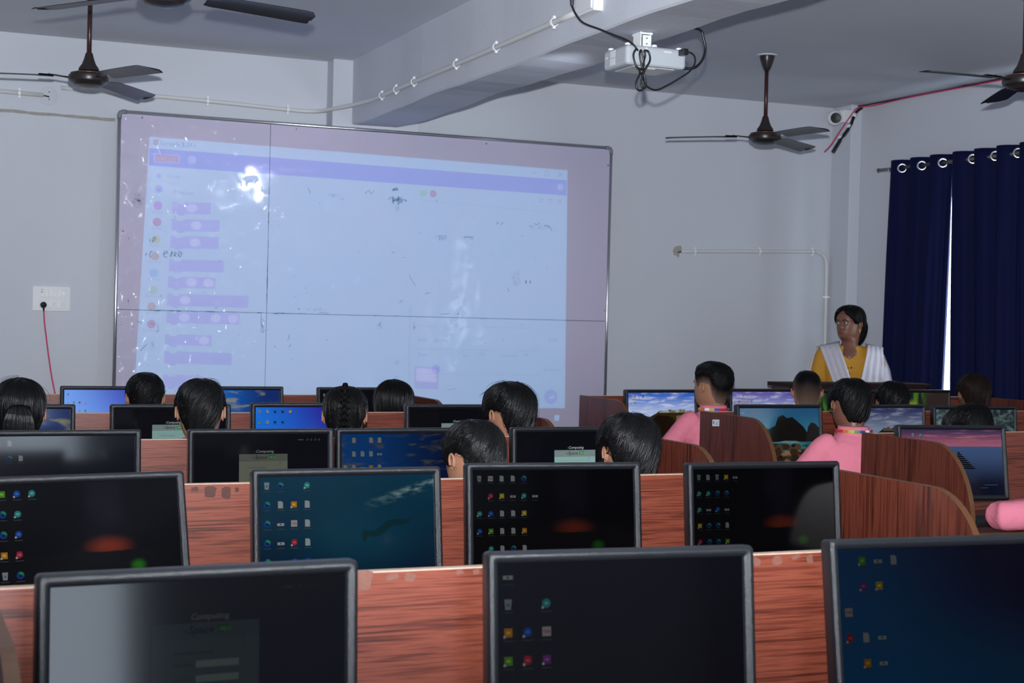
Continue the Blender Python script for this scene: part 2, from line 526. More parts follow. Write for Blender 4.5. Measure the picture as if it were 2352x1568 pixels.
for nm, loc, rot, sx, sy in [('window_1_portal', (XR + 0.05, 7.685, 1.675), (0, R(90), 0), 1.45, 1.47), ('window_2_portal', (XR + 0.05, 1.145, 1.55), (0, R(90), 0), 1.6, 1.05), ('window_3_portal', (XL - 0.05, -0.2, 1.625), (0, 0, 0), 1.55, 3.0), ('door_1_portal', (0.825, YB - 0.05, 1.11), (R(90), 0, 0), 1.25, 2.2)]:
    l_ = bpy.data.lights.new(nm, 'AREA'); l_.shape = 'RECTANGLE'; l_.size = sx; l_.size_y = sy; l_.cycles.is_portal = True
    ob = bpy.data.objects.new(nm, l_); COL.objects.link(ob); ob.location = loc
    d_ = Vector((0, 1, 0)) if 'door_1' in nm else Vector((1, 0, 0)) if 'window_3' in nm else Vector((-1, 0, 0))
    ob.rotation_euler = d_.to_track_quat('-Z', 'Z' if 'door_1' not in nm else 'Z').to_euler()
    if 'door_1' not in nm: l_.size, l_.size_y = sy, sx

# chiselled cement groove left of the board, broken plaster by the right pipe
g = MB()
top, bot = [], []
for i in range(25):
    x = 0.30 + (1.31 - 0.30) * i / 24
    z = 2.604 - 0.012 * (i / 24)
    top.append((x, 9.2995, z + 0.006 + random.uniform(0, 0.006))); bot.append((x, 9.2995, z - 0.006 - random.uniform(0, 0.006)))
for i in range(24):
    g.prism([bot[i], bot[i + 1], top[i + 1], top[i]], (0, -0.003, 0))
struct(g.build('trim_1', 'cement'))
pp = [(5.155, 1.960), (5.165, 1.985), (5.19, 1.995), (5.215, 1.998), (5.222, 1.985), (5.225, 1.965), (5.205, 1.945), (5.207, 1.925), (5.197, 1.912), (5.185, 1.925), (5.163, 1.930)]
struct(MB().prism([(x, 9.2995, z) for x, z in reversed(pp)], (0, -0.004, 0)).build('trim_2', 'plaster_patch'))

# ------------------------------------------------------------------ whiteboard
YBD = 9.15
BX0, BX1, BZ0, BZ1 = 1.318, 4.572, 0.45, 2.622
wb = thing('whiteboard', (2.95, YBD, BZ0), 'large wall-mounted whiteboard in a thin aluminium frame, smudged with marker', 'whiteboard')
SX, SZ = 2.226, 1.452
gap = 0.0016
for x0, x1, z0, z1 in [(BX0, SX - gap, SZ + gap, BZ1), (SX + gap, BX1, SZ + gap, BZ1), (BX0, SX - gap, BZ0, SZ - gap), (SX + gap, BX1, BZ0, SZ - gap)]:
    MB().box((x0, YBD, z0), (x1, YBD + 0.006, z1)).build('sheet', 'board_white', wb)
MB().box((BX0, YBD + 0.006, BZ0), (BX1, YBD + 0.014, BZ1)).build('backing', 'seam_dark', wb)
def frame_bar(p0, p1, nm='frame_bar'):
    mb = MB(); mb.tube([p0, p1], 0.012, seg=10)
    return mb.build(nm, 'aluminium', wb, smooth=True)
fy = YBD + 0.004
frame_bar((BX0 - 0.004, fy, BZ0), (BX0 - 0.004, fy, BZ1 - 0.02)); frame_bar((BX1 + 0.004, fy, BZ0), (BX1 + 0.004, fy, BZ1 - 0.02))
frame_bar((BX0 + 0.02, fy, BZ1 + 0.004), (BX1 - 0.02, fy, BZ1 + 0.004)); frame_bar((BX0 + 0.02, fy, BZ0 - 0.004), (BX1 - 0.02, fy, BZ0 - 0.004))
for cx, sx in ((BX0 - 0.004, 1), (BX1 + 0.004, -1)):
    for cz, sz in ((BZ1 + 0.004, -1), (BZ0 - 0.004, 1)):
        mb = MB(); mb.tube([(cx, fy, cz + sz * 0.04), (cx, fy, cz + sz * 0.02), (cx + sx * 0.006, fy, cz + sz * 0.006), (cx + sx * 0.02, fy, cz), (cx + sx * 0.04, fy, cz)], 0.0145, seg=10)
        mb.build('corner_cap', 'corner_cap', wb, smooth=True)
for bxx in (1.6, 2.3, 3.6, 4.3):
    yb = 9.16 if 2.621 < bxx < 3.2 else YW
    MB().box((bxx - 0.02, YBD + 0.014, 0.6), (bxx + 0.02, yb, 2.5)).build('batten', 'cement', wb)
for x, z in [(1.446, 2.600), (2.386, 2.600), (3.662, 2.594), (4.556, 2.508), (4.556, 1.527), (1.346, 1.92), (1.342, 1.368), (2.429, 1.483), (3.493, 1.478)]:
    MB().lathe([(0.007, 0), (0.006, 0.003), (0.002, 0.004)], (x, YBD, z), 10, (0, -1, 0)).build('screw', 'steel', wb, smooth=True)
# marker writing and stains
MARKS = [[(1.508, 1.88), (1.508, 1.859)], [(1.521, 1.855), (1.526, 1.886), (1.539, 1.887), (1.531, 1.868), (1.521, 1.868)], [(1.487, 1.796), (1.484, 1.775)], [(1.513, 1.766), (1.505, 1.784), (1.515, 1.805), (1.522, 1.803)], [(1.585, 1.792), (1.61, 1.798), (1.608, 1.809), (1.592, 1.8), (1.593, 1.774), (1.611, 1.775)], [(1.626, 1.778), (1.641, 1.81), (1.634, 1.775)], [(1.65, 1.779), (1.665, 1.798), (1.657, 1.805), (1.652, 1.789), (1.668, 1.779)], [(1.676, 1.782), (1.694, 1.801), (1.683, 1.809), (1.676, 1.793), (1.689, 1.778), (1.702, 1.804)]]
STAINS = [[(1.413, 2.118), (1.434, 2.101), (1.445, 2.091)], [(1.434, 2.132), (1.449, 2.14)], [(1.377, 1.882), (1.385, 1.87)], [(2.47, 2.242), (2.488, 2.202)], [(2.677, 2.183), (2.705, 2.179)], [(2.842, 2.225), (2.87, 2.243), (2.882, 2.224), (2.905, 2.247)], [(3.323, 1.978), (3.407, 1.982)], [(3.347, 1.977), (3.357, 1.949)], [(3.368, 1.977), (3.375, 1.952)], [(3.389, 1.978), (3.39, 1.959)], [(3.52, 1.976), (3.59, 1.982)], [(3.151, 1.722), (3.164, 1.694), (3.182, 1.667), (3.198, 1.648)], [(3.264, 1.594), (3.273, 1.605), (3.297, 1.609)], [(3.088, 1.536), (3.111, 1.559)], [(4.016, 2.093), (4.035, 2.082), (4.06, 2.098)], [(3.753, 2.092), (3.753, 2.072), (3.768, 2.09)], [(3.778, 2.067), (3.796, 2.088)], [(4.092, 2.082), (4.131, 2.069), (4.15, 2.047)], [(3.366, 1.47), (3.432, 1.477)], [(2.193, 1.447), (2.194, 1.38), (2.208, 1.367)], [(2.197, 1.38), (2.214, 1.34), (2.195, 1.335), (2.2, 1.372)], [(2.369, 1.322), (2.372, 1.303), (2.361, 1.286)], [(2.384, 1.262), (2.373, 1.243)], [(1.463, 1.206), (1.5, 1.248)], [(1.441, 1.385), (1.467, 1.373)], [(1.562, 1.375), (1.568, 1.328), (1.553, 1.325)], [(1.518, 1.374), (1.544, 1.369)], [(1.38, 1.506), (1.393, 1.506)], [(1.385, 1.517), (1.388, 1.488)], [(2.561, 1.464), (2.623, 1.46)], [(2.96, 1.41), (2.97, 1.369)], [(3.189, 1.41), (3.193, 1.365)], [(3.43, 0.981), (3.49, 0.99)], [(3.028, 1.854), (3.048, 1.863)], [(2.399, 1.561), (2.413, 1.556)], [(1.672, 1.451), (1.683, 1.438)], [(3.836, 1.659), (3.852, 1.631)], [(1.904, 1.475), (1.922, 1.478)]]
def stroke(pts, r, yy):
    mb = MB(); P = smooth_path([(x, yy, z) for x, z in pts], 5)
    mb.tube(P, [r * (0.5 + 0.5 * math.sin(math.pi * (0.15 + 0.7 * i / max(1, len(P) - 1)))) for i in range(len(P))], seg=6)
    return mb
mb = MB()
for s in MARKS:
    t = stroke(s, 0.0017, YBD - 0.0005); mb.add(t.v, t.f)
mb.build('handwriting', 'ink_black', wb)['kind'] = 'stuff'
mb = MB()
for s in STAINS:
    t = stroke(s, random.uniform(0.0011, 0.0022), YBD - 0.0005); mb.add(t.v, t.f)
for k in range(70):
    x, z = random.uniform(1.35, 4.2), random.uniform(0.95, 2.25)
    a = random.uniform(0, 3.14); L_ = random.uniform(0.003, 0.014)
    t = stroke([(x, z), (x + L_ * math.cos(a), z + L_ * math.sin(a))], random.uniform(0.0008, 0.0018), YBD - 0.0005); mb.add(t.v, t.f)
for (x, z, rx, rz) in [(3.045, 2.262, 0.02, 0.006), (3.03, 2.2, 0.008, 0.016), (1.437, 2.105, 0.013, 0.006), (3.97, 1.70, 0.006, 0.014), (4.0, 1.70, 0.005, 0.012)]:
    mb.ellipsoid((x, YBD, z), (rx, 0.0008, rz), 10, 6)
for k in range(46):     # dirt caught along the joints between the sheets
    x = random.choice([random.uniform(1.5, 2.2), random.uniform(2.3, 3.3), random.uniform(1.5, 4.5)]); L_ = random.uniform(0.01, 0.07)
    z = SZ + random.uniform(-0.002, 0.002)
    mb.box((x, YBD - 0.0009, z - random.uniform(0.001, 0.0035)), (x + L_, YBD + 0.0005, z + random.uniform(0.001, 0.003)))
for k in range(26):
    z = random.uniform(1.46, 2.2); L_ = random.uniform(0.01, 0.08)
    mb.box((SX - random.uniform(0.001, 0.003), YBD - 0.0009, z), (SX + random.uniform(0.001, 0.003), YBD + 0.0005, z + L_))
mb.build('marker_stains', 'ink_grey', wb)['kind'] = 'stuff'
def blob(x, z, rx, rz, yy, n=18, jag=0.35):
    return [(x + rx * (1 + random.uniform(-jag, jag)) * math.cos(2 * math.pi * k / n), yy, z + rz * (1 + random.uniform(-jag, jag)) * math.sin(2 * math.pi * k / n)) for k in reversed(range(n))]
mb = MB()
for i, (x, z, rx, rz, dark) in enumerate([(3.06, 2.195, 0.052, 0.028, 0), (3.05, 2.19, 0.034, 0.018, 0), (3.045, 2.26, 0.026, 0.014, 0), (3.05, 2.15, 0.02, 0.035, 1), (1.43, 2.11, 0.035, 0.045, 1), (2.204, 1.375, 0.018, 0.05, 1), (3.36, 1.965, 0.05, 0.014, 1), (3.555, 1.975, 0.04, 0.010, 0), (4.08, 2.07, 0.08, 0.022, 1), (2.96, 1.39, 0.02, 0.03, 1), (3.19, 1.385, 0.01, 0.028, 0), (1.53, 1.24, 0.02, 0.03, 1), (3.9, 1.72, 0.03, 0.05, 1), (2.65, 2.2, 0.05, 0.012, 1), (2.55, 1.48, 0.06, 0.01, 1)]):
    mb.poly(blob(x, z, rx, rz, YBD - 0.0011 - 0.00006 * i), 1 if dark else 0)
mb.build('eraser_smudges', ['smudge', 'smudge_light'], wb)['kind'] = 'stuff'

# ------------------------------------------------------------------ projected picture on the board, glowing films in place of projector light
PJ = thing('projected_picture', (2.87, YBD - 0.003, 0.72), 'pale blue projected program window with a violet menu bar on the whiteboard', 'projection')
def flat(pts, yy, m_=None, mi=0):
    mb = m_ or MB()
    a = sum(pts[i][0] * pts[(i + 1) % len(pts)][1] - pts[(i + 1) % len(pts)][0] * pts[i][1] for i in range(len(pts)))
    q = [(x, yy, z) for x, z in (pts if a > 0 else pts[::-1])]
    mb.poly(q, mi)
    return mb
def disc(c, r, n=24):
    return [(c[0] + r * math.cos(2 * math.pi * k / n), c[1] + r * math.sin(2 * math.pi * k / n)) for k in range(n)]
YF = YBD - 0.0062
flat([(1.49, 2.489), (4.251, 2.457), (4.276, 0.862), (1.428, 0.862)], YF).build('window_light', 'light_window', PJ)
flat([(1.492, 2.421), (4.247, 2.389), (4.246, 2.287), (1.489, 2.317)], YF - 0.0008).build('menu_bar', 'tint_menu', PJ)
flat([(1.513, 2.476), (1.543, 2.475), (1.542, 2.445), (1.528, 2.437), (1.513, 2.446)], YF - 0.0012).build('title_icon', 'tint_o', PJ)
lg = flat([(1.520, 2.390), (1.560, 2.393), (1.610, 2.389), (1.671, 2.391), (1.670, 2.341), (1.640, 2.343), (1.560, 2.338), (1.519, 2.340)], YF - 0.0012).build('program_logo', 'light_white', PJ)
flat([(1.526, 2.385), (1.56, 2.388), (1.61, 2.384), (1.665, 2.386), (1.664, 2.346), (1.64, 2.348), (1.56, 2.343), (1.525, 2.345)], YF - 0.0016).build('logo_fill', 'tint_o', lg)
mb = MB(); vs, fs = text_geo('SCRATCH', 0.034)
mb.add([(1.53 + x * 0.78, YF - 0.002, 2.352 + z) for x, z in vs], fs); mb.build('logo_lettering', 'light_white', lg)
for t, (x, z), s, mat in [('Scratch 3.29.1', (1.556, 2.442), .038, 'tint_dgrey'), ('File', (1.829, 2.354), .032, 'light_white'), ('Edit', (1.93, 2.35), .032, 'light_white'), ('Tutorials', (2.113, 2.345), .032, 'light_white'), ('Scratch Project', (2.296, 2.335), .034, 'light_white'),
                          ('Motion', (1.639, 2.153), .042, 'tint_grey'), ('Sprite', (3.215, 1.295), .030, 'tint_grey'), ('Sprite1', (3.329, 1.294), .030, 'tint_grey'), ('Show', (3.218, 1.2), .030, 'tint_grey'), ('Size', (3.531, 1.198), .030, 'tint_grey'), ('100', (3.637, 1.205), .030, 'tint_grey'), ('Direction', (3.801, 1.201), .030, 'tint_grey'), ('90', (3.964, 1.206), .030, 'tint_grey'), ('Stage', (4.139, 1.313), .034, 'tint_grey'), ('Backdrops', (4.112, 1.109), .030, 'tint_grey'),
                          ('Looks', (1.515, 2.035), .024, 'tint_grey'), ('Sound', (1.512, 1.936), .024, 'tint_grey'), ('Events', (1.505, 1.833), .024, 'tint_grey'), ('Control', (1.498, 1.735), .024, 'tint_grey'), ('Sensing', (1.493, 1.632), .024, 'tint_grey'), ('Operators', (1.482, 1.530), .024, 'tint_grey'), ('Variables', (1.48, 1.43), .024, 'tint_grey'), ('My Blocks', (1.472, 1.325), .024, 'tint_grey'), ('Code', (1.60, 2.25), .034, 'tint_grey')]:
    mb = MB(); vs, fs = text_geo(t, s)
    mb.add([(x + a, YF - 0.0016, z + c) for a, c in vs], fs); mb.build('screen_lettering', mat, PJ)
for c, r, k in [((1.745, 2.367), 0.026, 'w'), ((4.2, 2.34), 0.023, 'w'), ((1.549, 2.258), 0.014, 'v'), ((1.551, 2.18), 0.023, 'v'), ((1.548, 2.08), 0.026, 'p'), ((1.545, 1.981), 0.026, 'r'), ((1.542, 1.876), 0.026, 'y'), ((1.536, 1.777), 0.026, 'o'), ((1.533, 1.675), 0.026, 'b'), ((1.53, 1.573), 0.026, 'g'), ((1.524, 1.473), 0.026, 'o'), ((1.524, 1.369), 0.026, 'r'), ((3.299, 2.247), 0.023, 'r'), ((3.08, 1.156), 0.017, 'd'), ((3.08, 1.055), 0.017, 'd'), ((4.168, 0.938), 0.048, 'v'), ((3.348, 1.114), 0.029, 'v')]:
    flat(disc(c, r), YF - 0.0014).build('round_button', 'light_white' if k == 'w' else 'tint_' + k, PJ)
flat([(4.145, 0.925), (4.165, 0.935), (4.19, 0.955), (4.19, 0.925)], YF - 0.0020).build('button_glyph', 'light_white', PJ)
BLOCKS = [((1.635, 2.109), (1.866, 2.114), 2.038, [(1.751, 2.076)]), ((1.632, 2.006), (1.922, 2.011), 1.933, [(1.779, 1.972)]), ((1.626, 1.904), (1.918, 1.908), 1.83, [(1.776, 1.869)]), ((1.622, 1.762), (1.954, 1.764), 1.691, []), ((1.619, 1.659), (1.905, 1.66), 1.591, [(1.758, 1.626), (1.861, 1.626)]), ((1.615, 1.554), (2.109, 1.554), 1.481, [(1.723, 1.517)]), ((1.612, 1.449), (2.057, 1.447), 1.379, [(1.72, 1.413), (1.911, 1.412), (2.015, 1.411)]), ((1.608, 1.31), (1.889, 1.307), 1.245, [(1.842, 1.274)]), ((1.605, 1.208), (2.014, 1.201), 1.134, []), ((1.6, 1.066), (1.833, 1.061), 0.992, [(1.786, 1.025)])]
for (x0, z0), (x1, z1), zb, cs in BLOCKS:
    n0, n1 = x0 + 0.025, x0 + 0.075
    pts = [(x0, z0), (n0, z0), (n0 + 0.01, z0 - 0.012), (n1 - 0.01, z0 - 0.012), (n1, z0), (x1, z1), (x1, zb + (z1 - z0)), (n1, zb), (n1 - 0.01, zb - 0.012), (n0 + 0.01, zb - 0.012), (n0, zb), (x0, zb)]
    bk = flat(pts, YF - 0.0012).build('code_block', 'tint_block', PJ)
    for c in cs:
        flat([(c[0] + 0.032 * math.cos(a), c[1] + 0.026 * math.sin(a)) for a in [2 * math.pi * k / 20 for k in range(20)]], YF - 0.0018).build('number_field', 'light_white', bk)
fg = flat([(3.207, 2.268), (3.23, 2.262), (3.255, 2.268), (3.253, 2.232), (3.23, 2.226), (3.209, 2.231)], YF - 0.0014).build('start_flag', 'tint_g', PJ)
for k, (x, z) in enumerate([(4.003, 2.424), (4.099, 2.424), (4.198, 2.424)]):
    mb = MB()
    if k == 0: flat([(x - .018, z - .002), (x + .018, z - .002), (x + .018, z + .002), (x - .018, z + .002)], YF - .0014, mb)
    elif k == 1:
        for a in [(x - .016, z - .016, x + .016, z - .013), (x - .016, z + .013, x + .016, z + .016), (x - .016, z - .016, x - .013, z + .016), (x + .013, z - .016, x + .016, z + .016)]:
            flat([(a[0], a[1]), (a[2], a[1]), (a[2], a[3]), (a[0], a[3])], YF - .0014, mb)
    else:
        for s in (1, -1): flat([(x - .015, z - s * .015 - .003), (x + .015, z + s * .015 - .003), (x + .015, z + s * .015 + .003), (x - .015, z - s * .015 + .003)], YF - .0014, mb)
    mb.build('window_button', 'tint_grey', PJ)
for x, z in [(4.06, 2.245), (4.13, 2.247), (4.195, 2.243)]:
    mb = MB()
    for dx, dz in ((-.012, -.012), (.004, -.012), (-.012, .004), (.004, .004)): flat([(x + dx, z + dz), (x + dx + .009, z + dz), (x + dx + .009, z + dz + .009), (x + dx, z + dz + .009)], YF - .0014, mb)
    mb.build('stage_button', 'tint_grey', PJ)
th = flat([(3.200, 1.134), (3.365, 1.124), (3.365, 0.984), (3.203, 0.992)], YF - 0.0012).build('sprite_card', 'tint_block', PJ)
flat([(3.212, 1.124), (3.352, 1.116), (3.352, 1.030), (3.213, 1.036)], YF - 0.0018).build('card_picture', 'light_white', th)
for x in (3.155, 3.165): flat([(x, 1.52), (x + .004, 1.52), (x + .004, 0.88), (x, 0.88)], YF - 0.001).build('panel_line', 'tint_d', PJ)
for z in (1.395, 1.245, 1.085): flat([(3.18, z), (4.08, z), (4.08, z - .004), (3.18, z - .004)], YF - 0.001).build('panel_line', 'tint_d', PJ)
flat([(3.20, 2.205), (4.24, 2.165), (4.24, 2.162), (3.20, 2.202)], YF - 0.001).build('panel_line', 'tint_d', PJ)
flat([(4.20, 0.815), (4.236, 0.815), (4.236, 0.778), (4.20, 0.778)], YF).build('taskbar_icon', 'light_window', PJ)
mb = MB(); vs, fs = text_geo('12:01 PM', 0.03)
mb.add([(4.02 + a, YF, 0.79 + c) for a, c in vs], fs); mb.build('taskbar_lettering', 'light_violet', PJ)

# ------------------------------------------------------------------ conduits, clips, boxes
def clip(o, c, axis, r=0.0135):
    """saddle clip round a pipe running along axis at point c"""
    mb = MB(); ax = Vector(axis).normalized()
    a = Vector((0, 0, 1)) if abs(ax.z) < 0.8 else Vector((1, 0, 0))
    s = (a - ax * a.dot(ax)).normalized(); t = ax.cross(s)
    ring0 = []
    for k in range(17):
        an = 2 * math.pi * k / 16
        ring0.append(Vector(c) + s * (r + 0.002) * math.cos(an) + t * (r + 0.002) * math.sin(an))
    rr = []
    for p in ring0:
        d = (p - Vector(c)).normalized()
        rr.append([p - ax * 0.007, p + ax * 0.007, p + ax * 0.007 + d * 0.004, p - ax * 0.007 + d * 0.004])
    mb.rings(rr)
    mb.obox(Vector(c) + s * (r + 0.009), (0.012, 0.012, 0.012))
    mb.obox(Vector(c) - s * (r + 0.009), (0.012, 0.012, 0.012))
    return mb.build('clip', 'clip_white', o)

cd = thing('conduit_pipe', (1.0, 9.279, 2.73), 'long white conduit pipe running along the front wall and up the beam side', 'conduit')
path = [(0.99, 9.279, 2.757), (1.8, 9.279, 2.748), (2.36, 9.279, 2.733), (2.46, 9.275, 2.731), (2.525, 9.255, 2.731), (2.568, 9.21, 2.732), (2.598, 9.14, 2.735), (2.640, 9.04, 2.740), (2.692, 8.88, 2.746), (2.720, 8.70, 2.749), (2.727, 8.5, 2.7505), (2.728, 8.0, 2.754), (2.728, 7.0, 2.757), (2.728, 5.80, 2.766)]
mb = MB(); mb.tube(smooth_path(path, 5), 0.0125, seg=12); mb.build('pipe', 'conduit_pvc', cd, smooth=True)
for c, a in [((1.859, 9.279, 2.7475), (1, 0, 0)), ((2.363, 9.279, 2.733), (1, 0, 0)), ((2.727, 8.49, 2.7505), (0, 1, 0)), ((2.728, 8.23, 2.7525), (0, 1, 0)), ((2.728, 7.92, 2.7545), (0, 1, 0)), ((2.728, 7.26, 2.7562), (0, 1, 0)), ((2.728, 6.72, 2.7592), (0, 1, 0)), ((2.728, 6.05, 2.764), (0, 1, 0))]:
    clip(cd, c, a)
c2 = thing('conduit_pipe', (0.3, 9.279, 2.71), 'short end of white conduit pipe at the left edge of the front wall', 'conduit')
mb = MB(); mb.tube([(0.2, 9.279, 2.716), (0.89, 9.279, 2.705)], 0.0125, seg=12); mb.build('pipe', 'conduit_pvc', c2, smooth=True)
clip(c2, (0.755, 9.279, 2.707), (1, 0, 0))
mb = MB(); mb.tube([(0.885, 9.287, 2.705), (0.905, 9.284, 2.702), (0.925, 9.284, 2.699)], 0.004, seg=6); mb.build('wire_end', 'black_rubber', c2, smooth=True)
jb = thing('junction_cover', (0.921, YW, 2.65), 'round white junction cover on the wall behind the left fan', 'junction box')
MB().lathe([(0.055, 0), (0.055, 0.004), (0.050, 0.007), (0.0, 0.008)], (0.921, YW, 2.706), 28, (0, -1, 0)).build('cover', 'wall_paint', jb, smooth=False, autosmooth=40)
for dz in (-0.02, 0.022): MB().lathe([(0.004, 0), (0.003, 0.003)], (0.925, YW - 0.0075, 2.706 + dz), 8, (0, -1, 0)).build('screw', 'seam_dark', jb)
c3 = thing('conduit_pipe', (6.43, 9.279, 1.0), 'white conduit bending down the front wall right of the whiteboard', 'conduit')
path = [(5.21, 9.279, 1.956), (5.8, 9.279, 1.979), (6.28, 9.279, 1.996), (6.33, 9.279, 1.998), (6.385, 9.279, 1.985), (6.420, 9.279, 1.945), (6.430, 9.279, 1.89), (6.434, 9.279, 1.6), (6.436, 9.279, 0.9)]
mb = MB(); mb.tube(smooth_path(path, 5), 0.0125, seg=12); mb.build('pipe', 'conduit_pvc', c3, smooth=True)
for c, a in [((5.316, 9.279, 1.960), (1, 0, 0.04)), ((5.851, 9.279, 1.981), (1, 0, 0.04)), ((6.30, 9.279, 1.9965), (1, 0, 0.02)), ((6.434, 9.279, 1.669), (0, 0, 1))]: clip(c3, c, a)
mb = MB(); mb.tube([(5.19, 9.29, 1.948), (5.205, 9.279, 1.953), (5.222, 9.279, 1.957)], 0.004, seg=6); mb.build('wire_end', 'black_rubber', c3, smooth=True)

# socket box on the beam with the projector's plug
sb = thing('socket_box', (2.72, 5.68, 2.72), 'white surface socket box on the side of the ceiling beam', 'socket')
MB().box((2.700, 5.595, 2.735), (2.748, 5.765, 2.91)).build('box', 'white_plastic', sb, bevel=0.004)
MB().box((2.692, 5.605, 2.745), (2.700, 5.755, 2.90)).build('face_plate', 'white_gloss', sb, bevel=0.003)
MB().box((2.689, 5.63, 2.80), (2.692, 5.67, 2.84)).build('socket_insert', 'switch_grey', sb)
pc = thing('power_cable', (2.8, 5.43, 2.40), 'black power cable looped in a bundle below the projector', 'cable')
mb = MB(); mb.tube([(2.66, 5.73, 2.92), (2.664, 5.73, 2.87), (2.664, 5.73, 2.81)], [0.020, 0.022, 0.016], seg=10); mb.tube([(2.664, 5.73, 2.81), (2.664, 5.729, 2.772)], [0.010, 0.007], seg=8)
mb.box((2.664, 5.715, 2.85), (2.6905, 5.745, 2.885))
mb.build('plug', 'black_plastic', pc, smooth=False, autosmooth=40)
cab = [(2.664, 5.73, 2.775), (2.668, 5.70, 2.735), (2.68, 5.65, 2.69), (2.71, 5.57, 2.655), (2.745, 5.50, 2.622), (2.775, 5.45, 2.598), (2.798, 5.425, 2.577), (2.815, 5.415, 2.553)]
lp = [(2.800, 5.40, 2.553), (2.789, 5.40, 2.528), (2.800, 5.398, 2.488), (2.820, 5.397, 2.463), (2.802, 5.395, 2.418), (2.810, 5.395, 2.390), (2.833, 5.393, 2.397), (2.826, 5.392, 2.464), (2.838, 5.392, 2.53), (2.832, 5.39, 2.548), (2.852, 5.39, 2.545), (2.858, 5.388, 2.51), (2.833, 5.388, 2.464), (2.822, 5.388, 2.411), (2.838, 5.386, 2.398), (2.842, 5.388, 2.421), (2.822, 5.39, 2.49), (2.812, 5.39, 2.532), (2.820, 5.392, 2.548), (2.834, 5.394, 2.50), (2.829, 5.396, 2.464)]
tail = [(2.842, 5.40, 2.421), (2.868, 5.40, 2.401), (2.902, 5.40, 2.398), (2.952, 5.40, 2.422), (3.001, 5.40, 2.452), (3.047, 5.40, 2.483), (3.069, 5.40, 2.511), (3.074, 5.402, 2.539), (3.064, 5.41, 2.560), (3.045, 5.425, 2.568)]
mb = MB(); mb.tube(smooth_path(cab + lp + tail, 6), 0.0042, seg=8); mb.build('cable', 'black_rubber', pc, smooth=True)
mb = MB(); mb.tube([(2.826, 5.395, 2.478), (2.826, 5.395, 2.452)], [(0.012, 0.010), (0.012, 0.010)], seg=10); mb.build('cable_tie', 'black_rubber', pc, smooth=True)
MB().box((3.020, 5.405, 2.552), (3.046, 5.449, 2.578)).build('connector', 'black_plastic', pc, bevel=0.004)
vc = thing('video_cable', (3.1, 5.5, 2.51), 'thick black cable hanging from the beam edge to the projector side', 'cable')
mb = MB(); mb.tube(smooth_path([(3.075, 5.50, 2.70), (3.085, 5.50, 2.69), (3.15, 5.50, 2.68), (3.168, 5.50, 2.645), (3.178, 5.50, 2.599), (3.162, 5.50, 2.552), (3.130, 5.50, 2.522), (3.095, 5.51, 2.516), (3.066, 5.52, 2.52)], 6), 0.0058, seg=8); mb.build('cable', 'black_rubber', vc, smooth=True)

# projector under the beam
pj = thing('projector', (2.92, 5.55, 2.50), 'white projector hanging on a bracket below the ceiling beam', 'projector')
MB().box((2.785, 5.45, 2.500), (3.062, 5.665, 2.582)).build('body', 'projector_white', pj, bevel=0.016, bseg=3)
MB().box((2.83, 5.478, 2.498), (3.02, 5.64, 2.5005)).build('bottom_plate', 'switch_grey', pj)
MB().box((2.87, 5.495, 2.4965), (2.94, 5.512, 2.4985)).build('lamp_door_slot', 'white_gloss', pj)
for k in range(2): MB().box((2.7845, 5.555, 2.512 + k * 0.031), (2.7862, 5.60, 2.540 + k * 0.031)).build('side_vent', 'white_gloss', pj)
for k in range(2): MB().box((2.7845, 5.625 + k * 0.012, 2.545), (2.7858, 5.631 + k * 0.012, 2.553)).build('foot_mark', 'white_gloss', pj)
MB().box((2.868, 5.4485, 2.556), (2.880, 5.452, 2.574)).build('latch', 'switch_grey', pj)
MB().box((2.955, 5.4488, 2.560), (2.990, 5.4515, 2.568)).build('port_label', 'switch_grey', pj)
for x, y in [(2.803, 5.48), (3.04, 5.48), (2.92, 5.47), (2.803, 5.63)]:
    MB().lathe([(0.012, 0), (0.012, 0.008), (0.008, 0.010)], (x, y, 2.582), 14).build('ceiling_foot', 'white_plastic', pj, smooth=False, autosmooth=40)
mb = MB(); mb.box((2.890, 5.535, 2.584), (2.894, 5.60, 2.655)); mb.box((2.936, 5.535, 2.584), (2.940, 5.60, 2.655)); mb.box((2.886, 5.53, 2.582), (2.944, 5.605, 2.588)); mb.box((2.886, 5.53, 2.645), (2.944, 5.605, 2.652)); mb.box((2.898, 5.528, 2.588), (2.932, 5.532, 2.64))
br = mb.build('mount_bracket', 'clip_white', pj)
for z in (2.605, 2.628): MB().lathe([(0.003, 0), (0.003, 0.002)], (2.915, 5.528, z), 8, (0, -1, 0)).build('bracket_screw', 'seam_dark', br)
MB().lathe([(0.034, 0), (0.034, 0.012), (0.028, 0.018), (0.026, 0.010)], (2.885, 5.665, 2.541), 24, (0, 1, 0)).build('lens_ring', 'black_plastic', pj, smooth=False, autosmooth=40)
pl = bpy.data.lights.new('projector_lamp', 'SPOT'); pl.energy = 40; pl.color = (0.78, 0.86, 1.0); pl.shadow_soft_size = 0.024; pl.spot_size = R(58); pl.spot_blend = 0.5
plo = bpy.data.objects.new('projector_lamp', pl); COL.objects.link(plo); plo.location = (2.885, 5.72, 2.541); plo.rotation_euler = Vector((-0.02, 1, -0.22)).to_track_quat('-Z', 'Y').to_euler()

